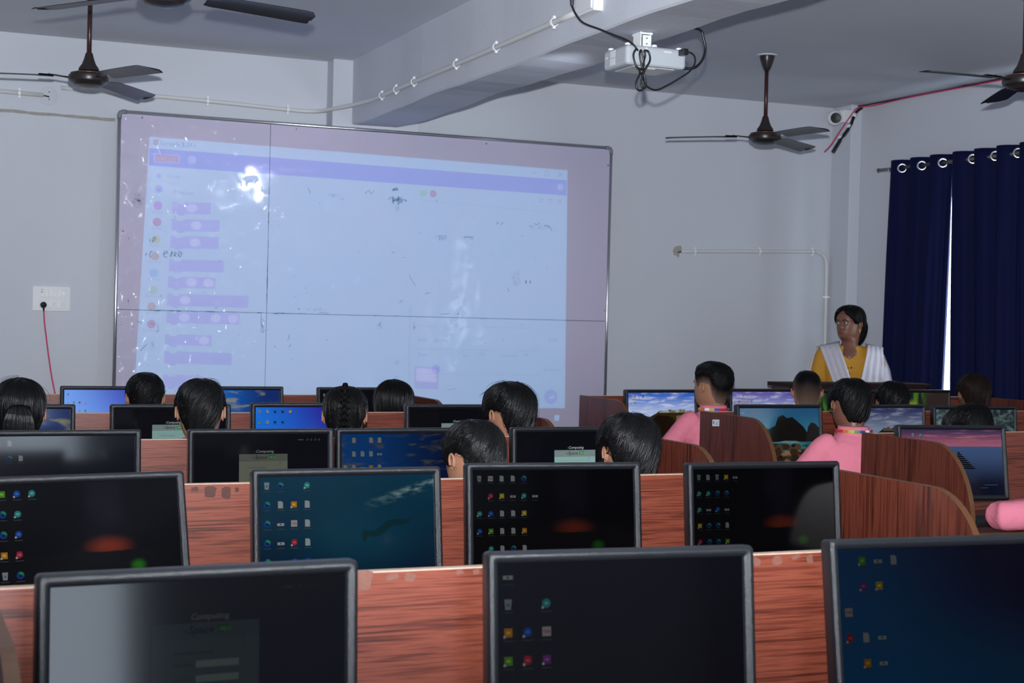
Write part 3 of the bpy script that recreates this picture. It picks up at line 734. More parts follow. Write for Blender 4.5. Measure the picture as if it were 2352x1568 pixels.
# ------------------------------------------------------------------ ceiling fans
def fan(x, y, angle, label, zm=2.562):
    t = thing('ceiling_fan', (x, y, zm), label, 'fan', 'ceiling fans')
    zt = ZC - zm
    MB().lathe([(0.062, zt), (0.062, zt - 0.006), (0.0, zt - 0.007)], (0, 0, 0), 24).build('ceiling_plate', 'ceiling_paint', t, local=True, smooth=False, autosmooth=40)
    MB().lathe([(0.044, zt - 0.004), (0.044, zt - 0.018), (0.036, zt - 0.045), (0.024, zt - 0.078), (0.017, zt - 0.092), (0.013, zt - 0.094)], (0, 0, 0), 22).build('canopy', 'fan_dark', t, local=True, autosmooth=50)
    MB().lathe([(0.0115, 0.09), (0.0115, zt - 0.08)], (0, 0, 0), 12).build('down_rod', 'fan_rod', t, local=True, smooth=True)
    MB().lathe([(0.015, 0.135), (0.018, 0.128), (0.024, 0.105), (0.034, 0.078), (0.048, 0.058), (0.050, 0.048), (0.036, 0.040)], (0, 0, 0), 26).build('lower_cup', 'fan_dark', t, local=True, autosmooth=50)
    mo = MB().lathe([(0.034, 0.044), (0.062, 0.040), (0.086, 0.030), (0.096, 0.020), (0.098, 0.004), (0.094, -0.008), (0.074, -0.020), (0.070, -0.026), (0.045, -0.034), (0.0, -0.038)], (0, 0, 0), 36).build('motor', 'fan_dark', t, local=True, autosmooth=35)
    MB().lathe([(0.0865, 0.0305), (0.0872, 0.0318), (0.0865, 0.033)], (0, 0, 0), 36).build('trim_ring', 'copper_trim', mo, local=True, smooth=True)
    for k in range(3):
        a = R(angle + 120 * k)
        rot = Matrix.Rotation(a, 3, 'Z')
        pit = Matrix.Rotation(R(-9), 3, 'X')
        # blade: long plate, a little wider at the tip, slanted end, slight droop
        rr = []
        for (r_, w0, w1, dz) in [(0.165, -0.045, 0.045, 0.010), (0.19, -0.056, 0.054, 0.010), (0.30, -0.060, 0.057, 0.008), (0.45, -0.064, 0.060, 0.004), (0.535, -0.066, 0.061, 0.001), (0.560, -0.062, 0.060, 0.0), (0.583, -0.030, 0.058, -0.001), (0.588, 0.02, 0.052, -0.001)]:
            ring = []
            for (w, dd) in [(w0, 0.0), (w0 * 0.5 + w1 * 0.5, 0.006), (w1, 0.0), (w1, -0.0025), (w0 * 0.5 + w1 * 0.5, 0.0035), (w0, -0.0025)]:
                q = pit @ Vector((0, w, dd))
                ring.append(rot @ (Vector((r_, q.y, q.z + dz))))
            rr.append(ring)
        mb = MB(); mb.rings(rr)
        bl = mb.build('blade', 'fan_blade', t, local=True, autosmooth=30)
        mb = MB()
        mb.tube([rot @ Vector((0.088, 0, 0.008)), rot @ Vector((0.125, 0, 0.012)), rot @ Vector((0.165, 0, 0.016))], [(0.005, 0.018), (0.004, 0.014), (0.003, 0.026)], seg=8)
        mb.tube([rot @ Vector((0.16, 0, 0.0155)), rot @ Vector((0.235, 0, 0.0165))], [(0.003, 0.026), (0.003, 0.020)], seg=8)
        bk = mb.build('blade_bracket', 'fan_dark', bl, local=True, autosmooth=40)
        mb = MB()
        for rx, ry in ((0.185, 0.014), (0.185, -0.014), (0.222, 0)): mb.lathe([(0.005, 0), (0.004, 0.003)], rot @ Vector((rx, ry, 0.018)), 8)
        mb.build('bracket_rivets', 'copper_trim', bk, local=True)['kind'] = 'stuff'
    return t
fan(0.945, 7.64, 172, 'dark ceiling fan on a long rod left of the beam, above the whiteboard corner', 2.575)
fan(0.936, 5.484, 10, 'nearer dark ceiling fan cut by the top edge of the picture', 2.58)
fan(4.86, 7.68, 150, 'dark ceiling fan with a conical ceiling canopy, right of the projector', 2.562)
fan(4.80, 5.42, 183, 'dark ceiling fan at the right edge of the picture, one blade showing', 2.585)

# ------------------------------------------------------------------ switchboard, camera, wall cables
sw = thing('switch_board', (0.96, YW, 1.43), 'white switch board plate on the wall left of the whiteboard', 'switch')
MB().box((0.852, YW - 0.012, 1.432), (1.070, YW, 1.580)).build('plate', 'white_gloss', sw, bevel=0.004)
for k, (z0, z1) in enumerate([(1.513, 1.561), (1.449, 1.501)]):
    MB().box((0.893, YW - 0.0145, z0), (1.040, YW - 0.0115, z1)).build('module_row', 'switch_grey', sw, bevel=0.001)
for k in range(6):
    x = 0.897 + k * 0.0240
    if k < 5: MB().obox((x + 0.011, YW - 0.0165, 1.537), (0.020, 0.006, 0.042), Matrix.Rotation(R(5), 3, 'X')).build('rocker', 'white_plastic', sw, bevel=0.001)
    else: MB().lathe([(0.009, 0), (0.008, 0.008)], (x + 0.011, YW - 0.0145, 1.537), 14, (0, -1, 0)).build('regulator_knob', 'white_plastic', sw)
MB().box((0.901, YW - 0.0205, 1.541), (0.909, YW - 0.0160, 1.561)).build('breaker_toggle', 'black_plastic', sw)
for k in range(4):
    x = 0.945 + k * 0.0240
    if k % 2 == 0: MB().obox((x + 0.010, YW - 0.0165, 1.475), (0.019, 0.006, 0.044), Matrix.Rotation(R(5), 3, 'X')).build('rocker', 'white_plastic', sw, bevel=0.001)
    else: MB().lathe([(0.010, 0), (0.009, 0.003), (0.004, 0.003)], (x + 0.011, YW - 0.0145, 1.475), 14, (0, -1, 0)).build('socket_insert', 'switch_grey', sw)
pk = thing('plugged_cable', (0.914, 9.27, 0.3), 'pink cable with round black plug hanging below the switch board', 'cable')
mb = MB(); mb.lathe([(0.019, 0), (0.0195, 0.012), (0.016, 0.028), (0.006, 0.034), (0.0, 0.035)], (0.914, YW - 0.0150, 1.468), 20, (0, -1, 0)); mb.tube([(0.915, YW - 0.030, 1.456), (0.916, YW - 0.030, 1.432)], [0.007, 0.0045], seg=8)
mb.build('plug', 'black_plastic', pk, autosmooth=40)
mb = MB(); mb.tube(smooth_path([(0.916, YW - 0.030, 1.436), (0.922, YW - 0.026, 1.36), (0.935, YW - 0.02, 1.27), (0.945, YW - 0.015, 1.20), (0.968, YW - 0.012, 1.055), (0.992, YW - 0.012, 0.939), (1.02, YW - 0.012, 0.80), (1.03, YW - 0.012, 0.3)], 6), 0.0042, seg=8); mb.build('cable', 'pink_cable', pk, smooth=True)

cc = thing('security_camera', (6.30, 9.03, 2.93), 'small white turret security camera with black lens high in the room corner', 'security camera')
MB().lathe([(0.050, 0), (0.052, 0.02), (0.046, 0.035)], (6.335, 9.07, 2.955), 26, (-0.25, -1, 0)).build('base', 'white_plastic', cc, autosmooth=40)
MB().ellipsoid((6.290, 9.025, 2.945), (0.056, 0.05, 0.056), 24, 14).build('dome', 'white_plastic', cc, smooth=True)
MB().lathe([(0.036, 0.0), (0.037, 0.010), (0.032, 0.014), (0.0, 0.012)], (6.268, 8.984, 2.938), 24, (-0.45, -1, -0.12)).build('lens', 'black_plastic', cc, autosmooth=40)
MB().box((6.36, 9.02, 2.92), (6.46, 9.07, 3.01)).build('junction_box', 'white_plastic', cc, bevel=0.004)
cb = thing('cable_bundle', (6.35, 8.99, 2.69), 'taped bundle of black cables slanting down beside the security camera', 'cable')
bpts = [(6.49, 8.985, 3.03), (6.425, 8.975, 2.983), (6.372, 8.96, 2.886), (6.290, 8.95, 2.79), (6.225, 8.95, 2.697)]
for k in range(4):
    o_ = Vector((random.uniform(-.008, .008), -0.006 * (k % 2), random.uniform(-.008, .008)))
    mb = MB(); mb.tube(smooth_path([Vector(p) + o_ * (1 + i * .5) for i, p in enumerate(bpts)], 5), 0.0085, seg=7); mb.build('cable', 'black_rubber', cb, smooth=True)
for i in (0.3, 0.52, 0.74):
    n_ = i * 4; a = Vector(bpts[int(n_)]); b2 = Vector(bpts[min(4, int(n_) + 1)]); c = a.lerp(b2, n_ - int(n_)); d = (b2 - a).normalized()
    mb = MB(); mb.tube([c - d * 0.014, c + d * 0.014], 0.021, seg=10); mb.build('tape_wrap', 'sticker_white', cb, smooth=True)
pkc = thing('pink_cable', (6.53, 7.5, 3.04), 'thin pink cable strung along the top of the right wall', 'cable')
mb = MB(); mb.tube(smooth_path([(6.145, 8.93, 2.685), (6.20, 8.93, 2.74), (6.280, 8.93, 2.852), (6.37, 8.93, 2.97), (6.41, 8.93, 3.012), (6.48, 8.92, 3.030), (6.535, 8.90, 3.037), (6.545, 8.5, 3.048), (6.545, 7.8, 3.044), (6.545, 7.0, 3.042), (6.545, 6.0, 3.04), (6.545, 4.5, 3.04)], 6), 0.0045, seg=7); mb.build('cable', 'pink_cable', pkc, smooth=True)
bkc = thing('black_wall_cable', (6.55, 7.5, 3.03), 'thin dark cable under the ceiling line above the curtains', 'cable')
mb = MB(); mb.tube(smooth_path([(6.49, 9.03, 3.045), (6.54, 8.9, 3.052), (6.552, 8.2, 3.052), (6.552, 7.0, 3.053), (6.552, 4.5, 3.052)], 6), 0.005, seg=6)
mb.build('cable', 'monitor_back', bkc, smooth=True)

# ------------------------------------------------------------------ curtains on the right wall
pm('curtain_blue', (0.0034, 0.0062, 0.042), 0.75, 0.12, noise=0.12, nscale=30, bump=0.2, bscale=300)
XROD = 6.465
rd = thing('curtain_rod', (XROD, 8.0, 2.555), 'bronze curtain rod on brackets along the right wall', 'curtain rod')
mb = MB(); mb.tube([(XROD, 8.735, 2.556), (XROD, 6.60, 2.545)], 0.0125, seg=12); mb.build('rod', 'rod_metal', rd, smooth=True)
mb = MB(); mb.lathe([(0.015, 0), (0.016, 0.01), (0.012, 0.014)], (XROD, 8.725, 2.556), 14, (0, 1, 0)); mb.build('end_cap', 'rod_metal', rd, autosmooth=40)
for y in (8.60, 7.0):
    mb = MB(); mb.tube([(XR, y, 2.54), (XROD + 0.01, y, 2.54)], 0.008, seg=8); mb.lathe([(0.018, 0), (0.018, 0.006)], (XR, y, 2.54), 14, (-1, 0, 0)); mb.tube([(XROD, y - 0.006, 2.55), (XROD, y + 0.006, 2.55)], 0.017, seg=12)
    mb.build('bracket', 'steel', rd, autosmooth=40)

def curtain(y_top, y_bot, label, fold, eyes, amp=0.040):
    """eyelet curtain: y_top=(far,near) at the rod, y_bot at the hem; folds weave round the rod"""
    t = thing('curtain', (XROD, (y_top[0] + y_top[1]) / 2, 0.35), label, 'curtain', 'eyelet curtains on the right wall')
    nu, nz = 150, 34
    L_ = abs(y_top[0] - y_top[1])
    vs, fs = [], []
    for j in range(nz + 1):
        s = j / nz; z = 2.608 - s * (2.608 - 0.35)
        for i in range(nu + 1):
            u = i / nu
            y = (y_top[0] * (1 - u) + y_top[1] * u) * (1 - s) + (y_bot[0] * (1 - u) + y_bot[1] * u) * s
            ph = 2 * math.pi * (u * L_ / fold)
            w = math.sin(ph)
            sh = math.copysign(abs(w) ** 0.72, w)
            a = amp * (1 - 0.25 * s)
            x = XROD - a * sh * 1.0 - 0.016 * s * math.sin(ph * 0.5 + 1.3) - 0.007 * min(1, s * 4) * math.sin(ph * 2.3 + s * 2) - 0.005 * min(1, s * 3) * math.sin(ph * 4.1 + 1)
            vs.append((x, y + 0.012 * math.cos(ph) * (1 - s * .3), z))
    for j in range(nz):
        for i in range(nu):
            q = j * (nu + 1) + i
            fs.append((q, q + 1, q + nu + 2, q + nu + 1))
    mb = MB(); mb.add(vs, fs)
    cl = mb.build('cloth', 'curtain_blue', t, smooth=True)
    so = cl.modifiers.new('thickness', 'SOLIDIFY'); so.thickness = 0.002
    for y in eyes:
        mb = MB(); rr = []
        nrm = Vector((-0.62, -0.78, 0)).normalized(); ax1 = Vector((0, 0, 1)); ax2 = nrm.cross(ax1)
        for k in range(28):
            a = 2 * math.pi * k / 28
            c = Vector((XROD - 0.018, y, 2.548)) + (ax1 * math.cos(a) + ax2 * math.sin(a)) * 0.027
            d = (ax1 * math.cos(a) + ax2 * math.sin(a))
            rr.append([c + d * 0.007 * math.cos(b_) + nrm * 0.004 * math.sin(b_) for b_ in [2 * math.pi * q / 8 for q in range(8)]])
        rr.append(rr[0]); mb.rings(rr, cap=False)
        mb.build('eyelet', 'steel', t, smooth=True)
    return t
curtain((8.565, 7.950), (8.60, 8.015), 'navy blue eyelet curtain on the far side of the bright gap', 0.207, [8.445, 8.235, 8.02])
curtain((7.920, 6.75), (7.835, 6.7), 'navy blue eyelet curtain on the near side of the bright gap', 0.207, [7.725, 7.515, 7.31, 7.10], 0.042)

# ------------------------------------------------------------------ computer desks (long rows with a back partition and curved end panels)
ROWY = dict(A=2.284, B=3.547, C=4.785, D=6.019, E=7.31)
ZP, ZD = 1.05, 0.74
LX0, LX1, RX0, RX1 = 0.142, 2.538, 3.512, 6.20

def end_profile(yr):
    pts = [(yr + 0.018, 0.0), (yr + 0.018, ZP), (yr - 0.40, ZP)]
    for k in range(1, 15):
        a = math.pi / 2 * k / 14
        pts.append((yr - 0.40 - 0.225 * math.sin(a) ** 1.0, 0.74 + (ZP - 0.74) * math.cos(a) ** 0.92 if k < 14 else 0.74))
    pts.append((yr - 0.625, 0.0))
    return pts

def desk(row, x0, x1, label, y1=None):
    yr = ROWY[row]
    t = thing('computer_desk', ((x0 + x1) / 2, yr, 0), label, 'desk', 'long laminate computer desks')
    MB().box((x0 + 0.018, yr, 0.02), (x1 - 0.018, yr + 0.018, ZP - 0.002)).build('back_partition', 'laminate_h', t)
    MB().box((x0 + 0.018, yr - 0.0004, ZP - 0.002), (x1 - 0.018, yr + 0.0184, ZP)).build('top_edge_band', 'edge_band_pale', t)
    MB().box((x0 + 0.018, yr - 0.56, ZD - 0.025), (x1 - 0.018, yr, ZD)).build('desk_top', 'laminate_top', t, bevel=0.002)
    MB().box((x0 + 0.018, yr - 0.562, ZD - 0.024), (x1 - 0.018, yr - 0.56, ZD - 0.001)).build('front_edge_band', 'edge_band', t)
    prof = end_profile(yr)
    for xs in (x0, x1 - 0.018):
        pn = MB().prism([(xs, y, z) for y, z in prof], (0.018, 0, 0)).build('side_panel', 'laminate_v', t)
        mb = MB()
        rim = prof[1:]
        for i in range(len(rim) - 1):
            (ya, za), (yb, zb) = rim[i], rim[i + 1]
            d = Vector((0, yb - ya, zb - za)).normalized(); nn = Vector((0, d.z, -d.y))
            o = Vector((0, nn.y, nn.z)) * 0.0012
            mb.prism([(xs - 0.0003, ya, za), (xs + 0.0183, ya, za), (xs + 0.0183, yb, zb), (xs - 0.0003, yb, zb)], (0, o.y, o.z), 0)
        mb.build('rim_band', 'edge_band', pn)
    return t

dA = desk('A', LX0, LX1, 'nearest laminate computer desk row with pale tape residue along its partition')
dB = desk('B', LX0, LX1, 'second laminate desk row from the camera, brown tape scraps on its partition')
dC = desk('C', LX0, LX1, 'middle laminate desk row of the left block, third from the camera')
dD = desk('D', LX0, LX1, 'fourth laminate desk row of the left block, second from the whiteboard')
dE = desk('E', LX0 - .10, LX1, 'farthest laminate desk row of the left block, just below the whiteboard')
dE2 = desk('E', RX0, RX1, 'farthest laminate desk row of the right block, in front of the curtains')
dD2 = desk('D', RX0, RX1, 'middle laminate desk row of the right block with a white sticker on its end')
dC2 = desk('C', RX0, RX1, 'nearest laminate desk row of the right block with a broad curved end panel')

def scrap(t, x, z, w, h, mat, yr, tilt=0.0):
    n = 10; pts = []
    for k in range(n):
        a = 2 * math.pi * k / n
        px_, pz_ = 0.5 * w * max(-1, min(1, 1.35 * math.cos(a))), 0.5 * h * max(-1, min(1, 1.35 * math.sin(a)))
        px_ *= random.uniform(0.75, 1.1); pz_ *= random.uniform(0.75, 1.1)
        pts.append((x + px_ * math.cos(tilt) - pz_ * math.sin(tilt), yr - 0.0001, z + px_ * math.sin(tilt) + pz_ * math.cos(tilt)))
    MB().prism(pts, (0, -0.0006, 0)).build('tape_scrap', mat, t)
for x, z, w, h in [(0.700, 1.037, 0.018, 0.012), (0.738, 1.030, 0.028, 0.028), (0.776, 1.028, 0.024, 0.030), (0.800, 1.034, 0.010, 0.012)]: scrap(dB, x, z, w, h, 'tape_brown', ROWY['B'])
for x, z, w, h in [(0.722, 1.038, 0.030, 0.034), (0.770, 1.040, 0.022, 0.010), (0.800, 1.038, 0.020, 0.014), (0.885, 1.042, 0.014, 0.008), (0.915, 1.042, 0.012, 0.008), (1.450, 1.037, 0.022, 0.016), (1.495, 1.037, 0.020, 0.016), (1.535, 1.042, 0.02, 0.008), (1.564, 1.037, 0.014, 0.018), (1.600, 1.040, 0.016, 0.012)]: scrap(dA, x, z, w, h, 'tape_pale', ROWY['A'], random.uniform(-.3, .3))
# printed sticker on the end panel of the right block's middle row
st = MB().prism([(RX0 - 0.0006, 5.925, 0.990), (RX0 - 0.0006, 5.865, 0.994), (RX0 - 0.0006, 5.865, 1.024), (RX0 - 0.0006, 5.925, 1.020)], (0.0005, 0, 0)).build('printed_sticker', 'sticker_white', dD2)
mb = MB()
mb.box((RX0 - 0.0010, 5.908, 1.000), (RX0 - 0.0006, 5.918, 1.014))
for k in range(3): mb.box((RX0 - 0.0010, 5.872, 0.999 + k * 0.006), (RX0 - 0.0006, 5.901 - k * 0.004, 1.001 + k * 0.006))
mb.build('sticker_print', 'ink_grey', st)

# teacher's table near the far wall
tt = thing('teacher_table', (5.75, 8.1, 0), 'dark wooden table panel standing in front of the woman in yellow', 'table')
MB().box((5.225, 7.905, 0.0), (6.275, 7.925, 1.075)).build('front_panel', 'laminate_dark', tt)
MB().box((5.205, 7.885, 1.075), (6.295, 8.12, 1.098)).build('table_top', 'table_dark', tt, bevel=0.002)
for x in (5.225, 6.255): MB().box((x, 7.925, 0.0), (x + 0.02, 8.10, 1.075)).build('side_panel', 'laminate_dark', tt)

# ------------------------------------------------------------------ monitors
MW, MH, BZL = 0.465, 0.290, 0.019
SWD, SHT = MW - 2 * BZL, MH - BZL - 0.022
SCZ = (0.022 - BZL) / 2

def rrect(w, h, r, y, cz=0.0, n=5):
    out = []
    for cx, cz_, a0 in ((w / 2 - r, h / 2 - r, 0), (-w / 2 + r, h / 2 - r, 90), (-w / 2 + r, -h / 2 + r, 180), (w / 2 - r, -h / 2 + r, 270)):
        for k in range(n + 1):
            a = R(a0 + 90 * k / n)
            out.append(Vector((cx + r * math.cos(a), y, cz + cz_ + r * math.sin(a))))
    return out
mb = MB()
mb.rings([rrect(MW - .006, MH - .006, .006, .030), rrect(MW, MH, .008, .024), rrect(MW, MH, .008, .003), rrect(MW - .003, MH - .003, .008, -.003), rrect(MW - .010, MH - .010, .007, -.0065), rrect(MW - .020, MH - .020, .006, -.0068),
          rrect(SWD + .006, SHT + .006, .003, -.0015, SCZ), rrect(SWD + .0015, SHT + .0015, .0015, .0005, SCZ), rrect(SWD + .0015, SHT + .0015, .0015, .006, SCZ)], cap=False)
ME_FRAME = mb.mesh('frame', 'bezel', True); set_sharp(ME_FRAME, 50)
ME_SCREEN = MB().add([(-SWD / 2 - .002, .003, SCZ - SHT / 2 - .002), (SWD / 2 + .002, .003, SCZ - SHT / 2 - .002), (SWD / 2 + .002, .003, SCZ + SHT / 2 + .002), (-SWD / 2 - .002, .003, SCZ + SHT / 2 + .002)], [(0, 1, 2, 3)])
mb = MB(); mb.rings([rrect(MW - .008, MH - .008, .008, .026), rrect(MW - .02, MH - .02, .012, .034), rrect(MW * .72, MH * .72, .03, .052), rrect(MW * .45, MH * .5, .03, .058)])
ME_BACK = mb.mesh('back_shell', 'monitor_back', True); set_sharp(ME_BACK, 45)
mb = MB(); mb.rings([[Vector((x, y, z)) for x, y in ((-.035, .050), (.035, .050), (.03, .072), (-.03, .072))] for z in (0.012, 0.10, 0.20)])
ME_NECK = mb.mesh('stand_neck', 'monitor_back')
mb = MB(); mb.rings([[Vector((0.105 * k * math.cos(2 * math.pi * j / 28), 0.045 + 0.08 * k * math.sin(2 * math.pi * j / 28), z)) for j in range(28)] for k, z in ((1, 0), (1, .006), (.93, .012), (.3, .016))])
ME_BASE = mb.mesh('stand_base', 'monitor_back', True); set_sharp(ME_BASE, 40)

# small node language for screen pictures
class NG:
    def __init__(self, name, rough=0.09):
        self.mt, self.nt, self.b = new_mat(name)
        self.b.inputs['Base Color'].default_value = (0.0008, 0.0008, 0.001, 1)
        self.b.inputs['Roughness'].default_value = rough
        self.b.inputs['Specular IOR Level'].default_value = 0.30
        self.b.inputs['Emission Strength'].default_value = 1.0
        uv = N(self.nt, 'ShaderNodeUVMap'); uv.uv_map = 'screen'
        sp = N(self.nt, 'ShaderNodeSeparateXYZ'); self.nt.links.new(uv.outputs[0], sp.inputs[0])
        self.uv, self.x, self.y = uv.outputs[0], sp.outputs[0], sp.outputs[1]
    def m(self, op, a, b=0.0, c=0.0):
        n = N(self.nt, 'ShaderNodeMath', operation=op)
        for i, v in enumerate((a, b, c)):
            if isinstance(v, (int, float)): n.inputs[i].default_value = v
            else: self.nt.links.new(v, n.inputs[i])
        return n.outputs[0]
    def mix(self, f, a, b):
        n = N(self.nt, 'ShaderNodeMix', data_type='RGBA')
        for i, v in ((0, f), (6, a), (7, b)):
            if isinstance(v, (int, float)): n.inputs[i].default_value = v
            elif isinstance(v, tuple): n.inputs[i].default_value = (*v, 1)
            else: self.nt.links.new(v, n.inputs[i])
        return n.outputs[2]
    def step(self, v, lo, hi):
        n = N(self.nt, 'ShaderNodeMapRange', interpolation_type='SMOOTHSTEP')
        self.nt.links.new(v, n.inputs[0]); n.inputs[1].default_value = lo; n.inputs[2].default_value = hi
        return n.outputs[0]
    def spot(self, cx, cy, rx, ry):
        dx = self.m('DIVIDE', self.m('SUBTRACT', self.x, cx), rx); dy = self.m('DIVIDE', self.m('SUBTRACT', self.y, cy), ry)
        d = self.m('SQRT', self.m('ADD', self.m('MULTIPLY', dx, dx), self.m('MULTIPLY', dy, dy)))
        return self.m('SUBTRACT', 1.0, self.step(d, 0.1, 1.0))
    def noise(self, sx, sy, scale=1.0, detail=4, off=0.0, rot=0.0, dist=0.0):
        mp = N(self.nt, 'ShaderNodeMapping'); mp.inputs['Scale'].default_value = (sx, sy, 1); mp.inputs['Location'].default_value = (off, off * .7, 0); mp.inputs['Rotation'].default_value = (0, 0, rot)
        self.nt.links.new(self.uv, mp.inputs[0])
        n = N(self.nt, 'ShaderNodeTexNoise'); n.inputs['Scale'].default_value = scale; n.inputs['Detail'].default_value = detail; n.inputs['Distortion'].default_value = dist
        self.nt.links.new(mp.outputs[0], n.inputs['Vector'])
        return n.outputs[0]
    def done(self, col, k=1.0):
        if isinstance(col, tuple): self.b.inputs['Emission Color'].default_value = (*col, 1)
        else: self.nt.links.new(col, self.b.inputs['Emission Color'])
        self.b.inputs['Emission Strength'].default_value = k
        return self.mt.name

def scr_plain(nm, c0, c1=None, k=1.0):
    g = NG(nm)
    return g.done(g.mix(g.y, lin(c0), lin(c1 or c0)), k)
def scr_volcano(nm, k=1.0):
    g = NG(nm)
    c = g.mix(g.m('MULTIPLY', g.spot(.60, .80, .16, .5), g.m('MULTIPLY', g.noise(7, 4, 1, 5), .8)), lin((6, 6, 9)), lin((30, 27, 42)))
    c = g.mix(g.m('MULTIPLY', g.spot(.615, .42, .16, .12), .9), c, lin((100, 36, 18)))
    c = g.mix(g.m('SUBTRACT', 1.0, g.step(g.m('ADD', g.y, g.m('MULTIPLY', g.noise(9, 1, 1, 3), .03)), .385, .40)), c, lin((9, 9, 11)))
    c = g.mix(g.m('MULTIPLY', g.spot(.765, .24, .055, .075), g.step(g.y, .16, .2)), c, lin((26, 84, 14)))
    return g.done(c, k)
def scr_ocean(nm, k=1.0):
    g = NG(nm)
    c = g.mix(g.y, lin((4, 22, 42)), lin((14, 62, 82)))
    c = g.mix(g.m('MULTIPLY', g.spot(.55, .45, .5, .5), .7), c, lin((8, 66, 84)))
    c = g.mix(g.m('MULTIPLY', g.noise(5, 9, 1.2, 5, 2.0, .5), .35), c, lin((10, 44, 78)))
    d = g.m('SUBTRACT', g.y, g.m('ADD', .40, g.m('MULTIPLY', g.x, .52)))     # rising line of bubbles
    band = g.m('MULTIPLY', g.m('SUBTRACT', 1.0, g.step(g.m('ABSOLUTE', d), .0, .07)), g.step(g.x, .55, .85))
    c = g.mix(g.m('MULTIPLY', band, g.step(g.noise(16, 22, 1, 6, 1, .45), .38, .7)), c, lin((120, 150, 150)))
    return g.done(c, k)
def scr_blue(nm, cl, cr, cb, k=1.0):
    g = NG(nm)
    c = g.mix(g.step(g.m('ADD', g.x, g.m('MULTIPLY', g.y, .35)), .2, 1.15), lin(cl), lin(cr))
    c = g.mix(g.m('MULTIPLY', g.m('SUBTRACT', 1.0, g.step(g.y, .0, .7)), .6), c, lin(cb))
    return g.done(c, k)
def scr_beach(nm, k=1.0, off=0.0):
    g = NG(nm)
    c = g.mix(g.step(g.x, .1, .9), lin((24, 100, 190)), lin((20, 42, 100)))
    c = g.mix(g.m('MULTIPLY', g.step(g.noise(4, 7, 1, 6, 3.1 + off, .3, .6), .5, .72), g.step(g.y, .2, .6)), c, lin((128, 128, 100)))
    c = g.mix(g.m('SUBTRACT', 1.0, g.step(g.m('ADD', g.y, g.m('MULTIPLY', g.x, .15)), .28, .55)), c, lin((96, 120, 130)))
    return g.done(c, k)
def scr_cliff(nm, hue, k=1.0):
    g = NG(nm)
    c = g.mix(g.step(g.y, .5, 1.0), lin((160, 178, 214)), lin(hue))
    c = g.mix(g.m('MULTIPLY', g.step(g.noise(3, 11, 1.3, 6, 1.0, .25, .5), .45, .7), .75), c, lin((196, 200, 222)))
    rock = g.mix(g.step(g.noise(9, 6, 1, 6, 4), .35, .7), lin((26, 17, 9)), lin((96, 72, 34)))
    return g.done(g.mix(g.step(g.y, .47, .50), rock, c), k)
def scr_green(nm, k=1.0):
    g = NG(nm)
    c = g.mix(g.step(g.noise(14, 2, 1, 5, 2), .42, .68), lin((10, 16, 6)), lin((60, 118, 20)))
    c = g.mix(g.m('MULTIPLY', g.spot(.42, .62, .12, .28), .9), c, lin((150, 176, 40)))
    c = g.mix(g.step(g.x, .45, .75), c, lin((44, 28, 24)))
    return g.done(c, k)
def scr_rocks(nm, k=1.0):
    g = NG(nm)
    c = g.mix(g.step(g.y, .45, 1.0), lin((46, 108, 132)), lin((22, 74, 112)))
    water = g.mix(g.step(g.noise(5, 12, 1, 4), .4, .65), lin((12, 66, 72)), lin((64, 118, 122)))
    sand = g.mix(g.step(g.noise(8, 8, 1, 5, 7), .4, .65), lin((36, 28, 22)), lin((122, 96, 70)))
    c = g.mix(g.step(g.y, .36, .40), water, c)
    c = g.mix(g.m('SUBTRACT', 1.0, g.step(g.m('ADD', g.y, g.m('MULTIPLY', g.noise(4, 4, 1, 4, 9), .22)), .30, .36)), c, sand)
    return g.done(c, k)
def scr_sunset(nm, k=1.0):
    g = NG(nm)
    sky = g.mix(g.step(g.y, .74, 1.0), lin((150, 84, 104)), lin((56, 46, 78)))
    sky = g.mix(g.m('MULTIPLY', g.step(g.noise(3, 16, 1.2, 6, 5, .05), .5, .7), .6), sky, lin((170, 110, 120)))
    sea = g.mix(g.step(g.y, .1, .74), lin((10, 16, 34)), lin((58, 78, 116)))
    sea = g.mix(g.m('MULTIPLY', g.m('SUBTRACT', 1.0, g.step(g.x, .2, .55)), .0), sea, lin((90, 100, 130)))
    return g.done(g.mix(g.step(g.y, .735, .745), sea, sky), k)
def scr_mist(nm, k=1.0):
    g = NG(nm)
    c = g.mix(g.step(g.noise(8, 7, 1.2, 8, 2, 0, .8), .4, .66), lin((22, 38, 42)), lin((96, 116, 118)))
    return g.done(c, k)

_EM = {}
def em(c, k=1.0):
    k = k * .5; key = (c, round(k, 2))
    if key not in _EM:
        mt, nt, b = new_mat('screen_ink_%d' % len(_EM))
        b.inputs['Base Color'].default_value = (0.0008, 0.0008, 0.0008, 1); b.inputs['Roughness'].default_value = 0.09; b.inputs['Specular IOR Level'].default_value = 0.24
        b.inputs['Emission Color'].default_value = (*lin(c), 1); b.inputs['Emission Strength'].default_value = k
        _EM[key] = mt.name
    return _EM[key]

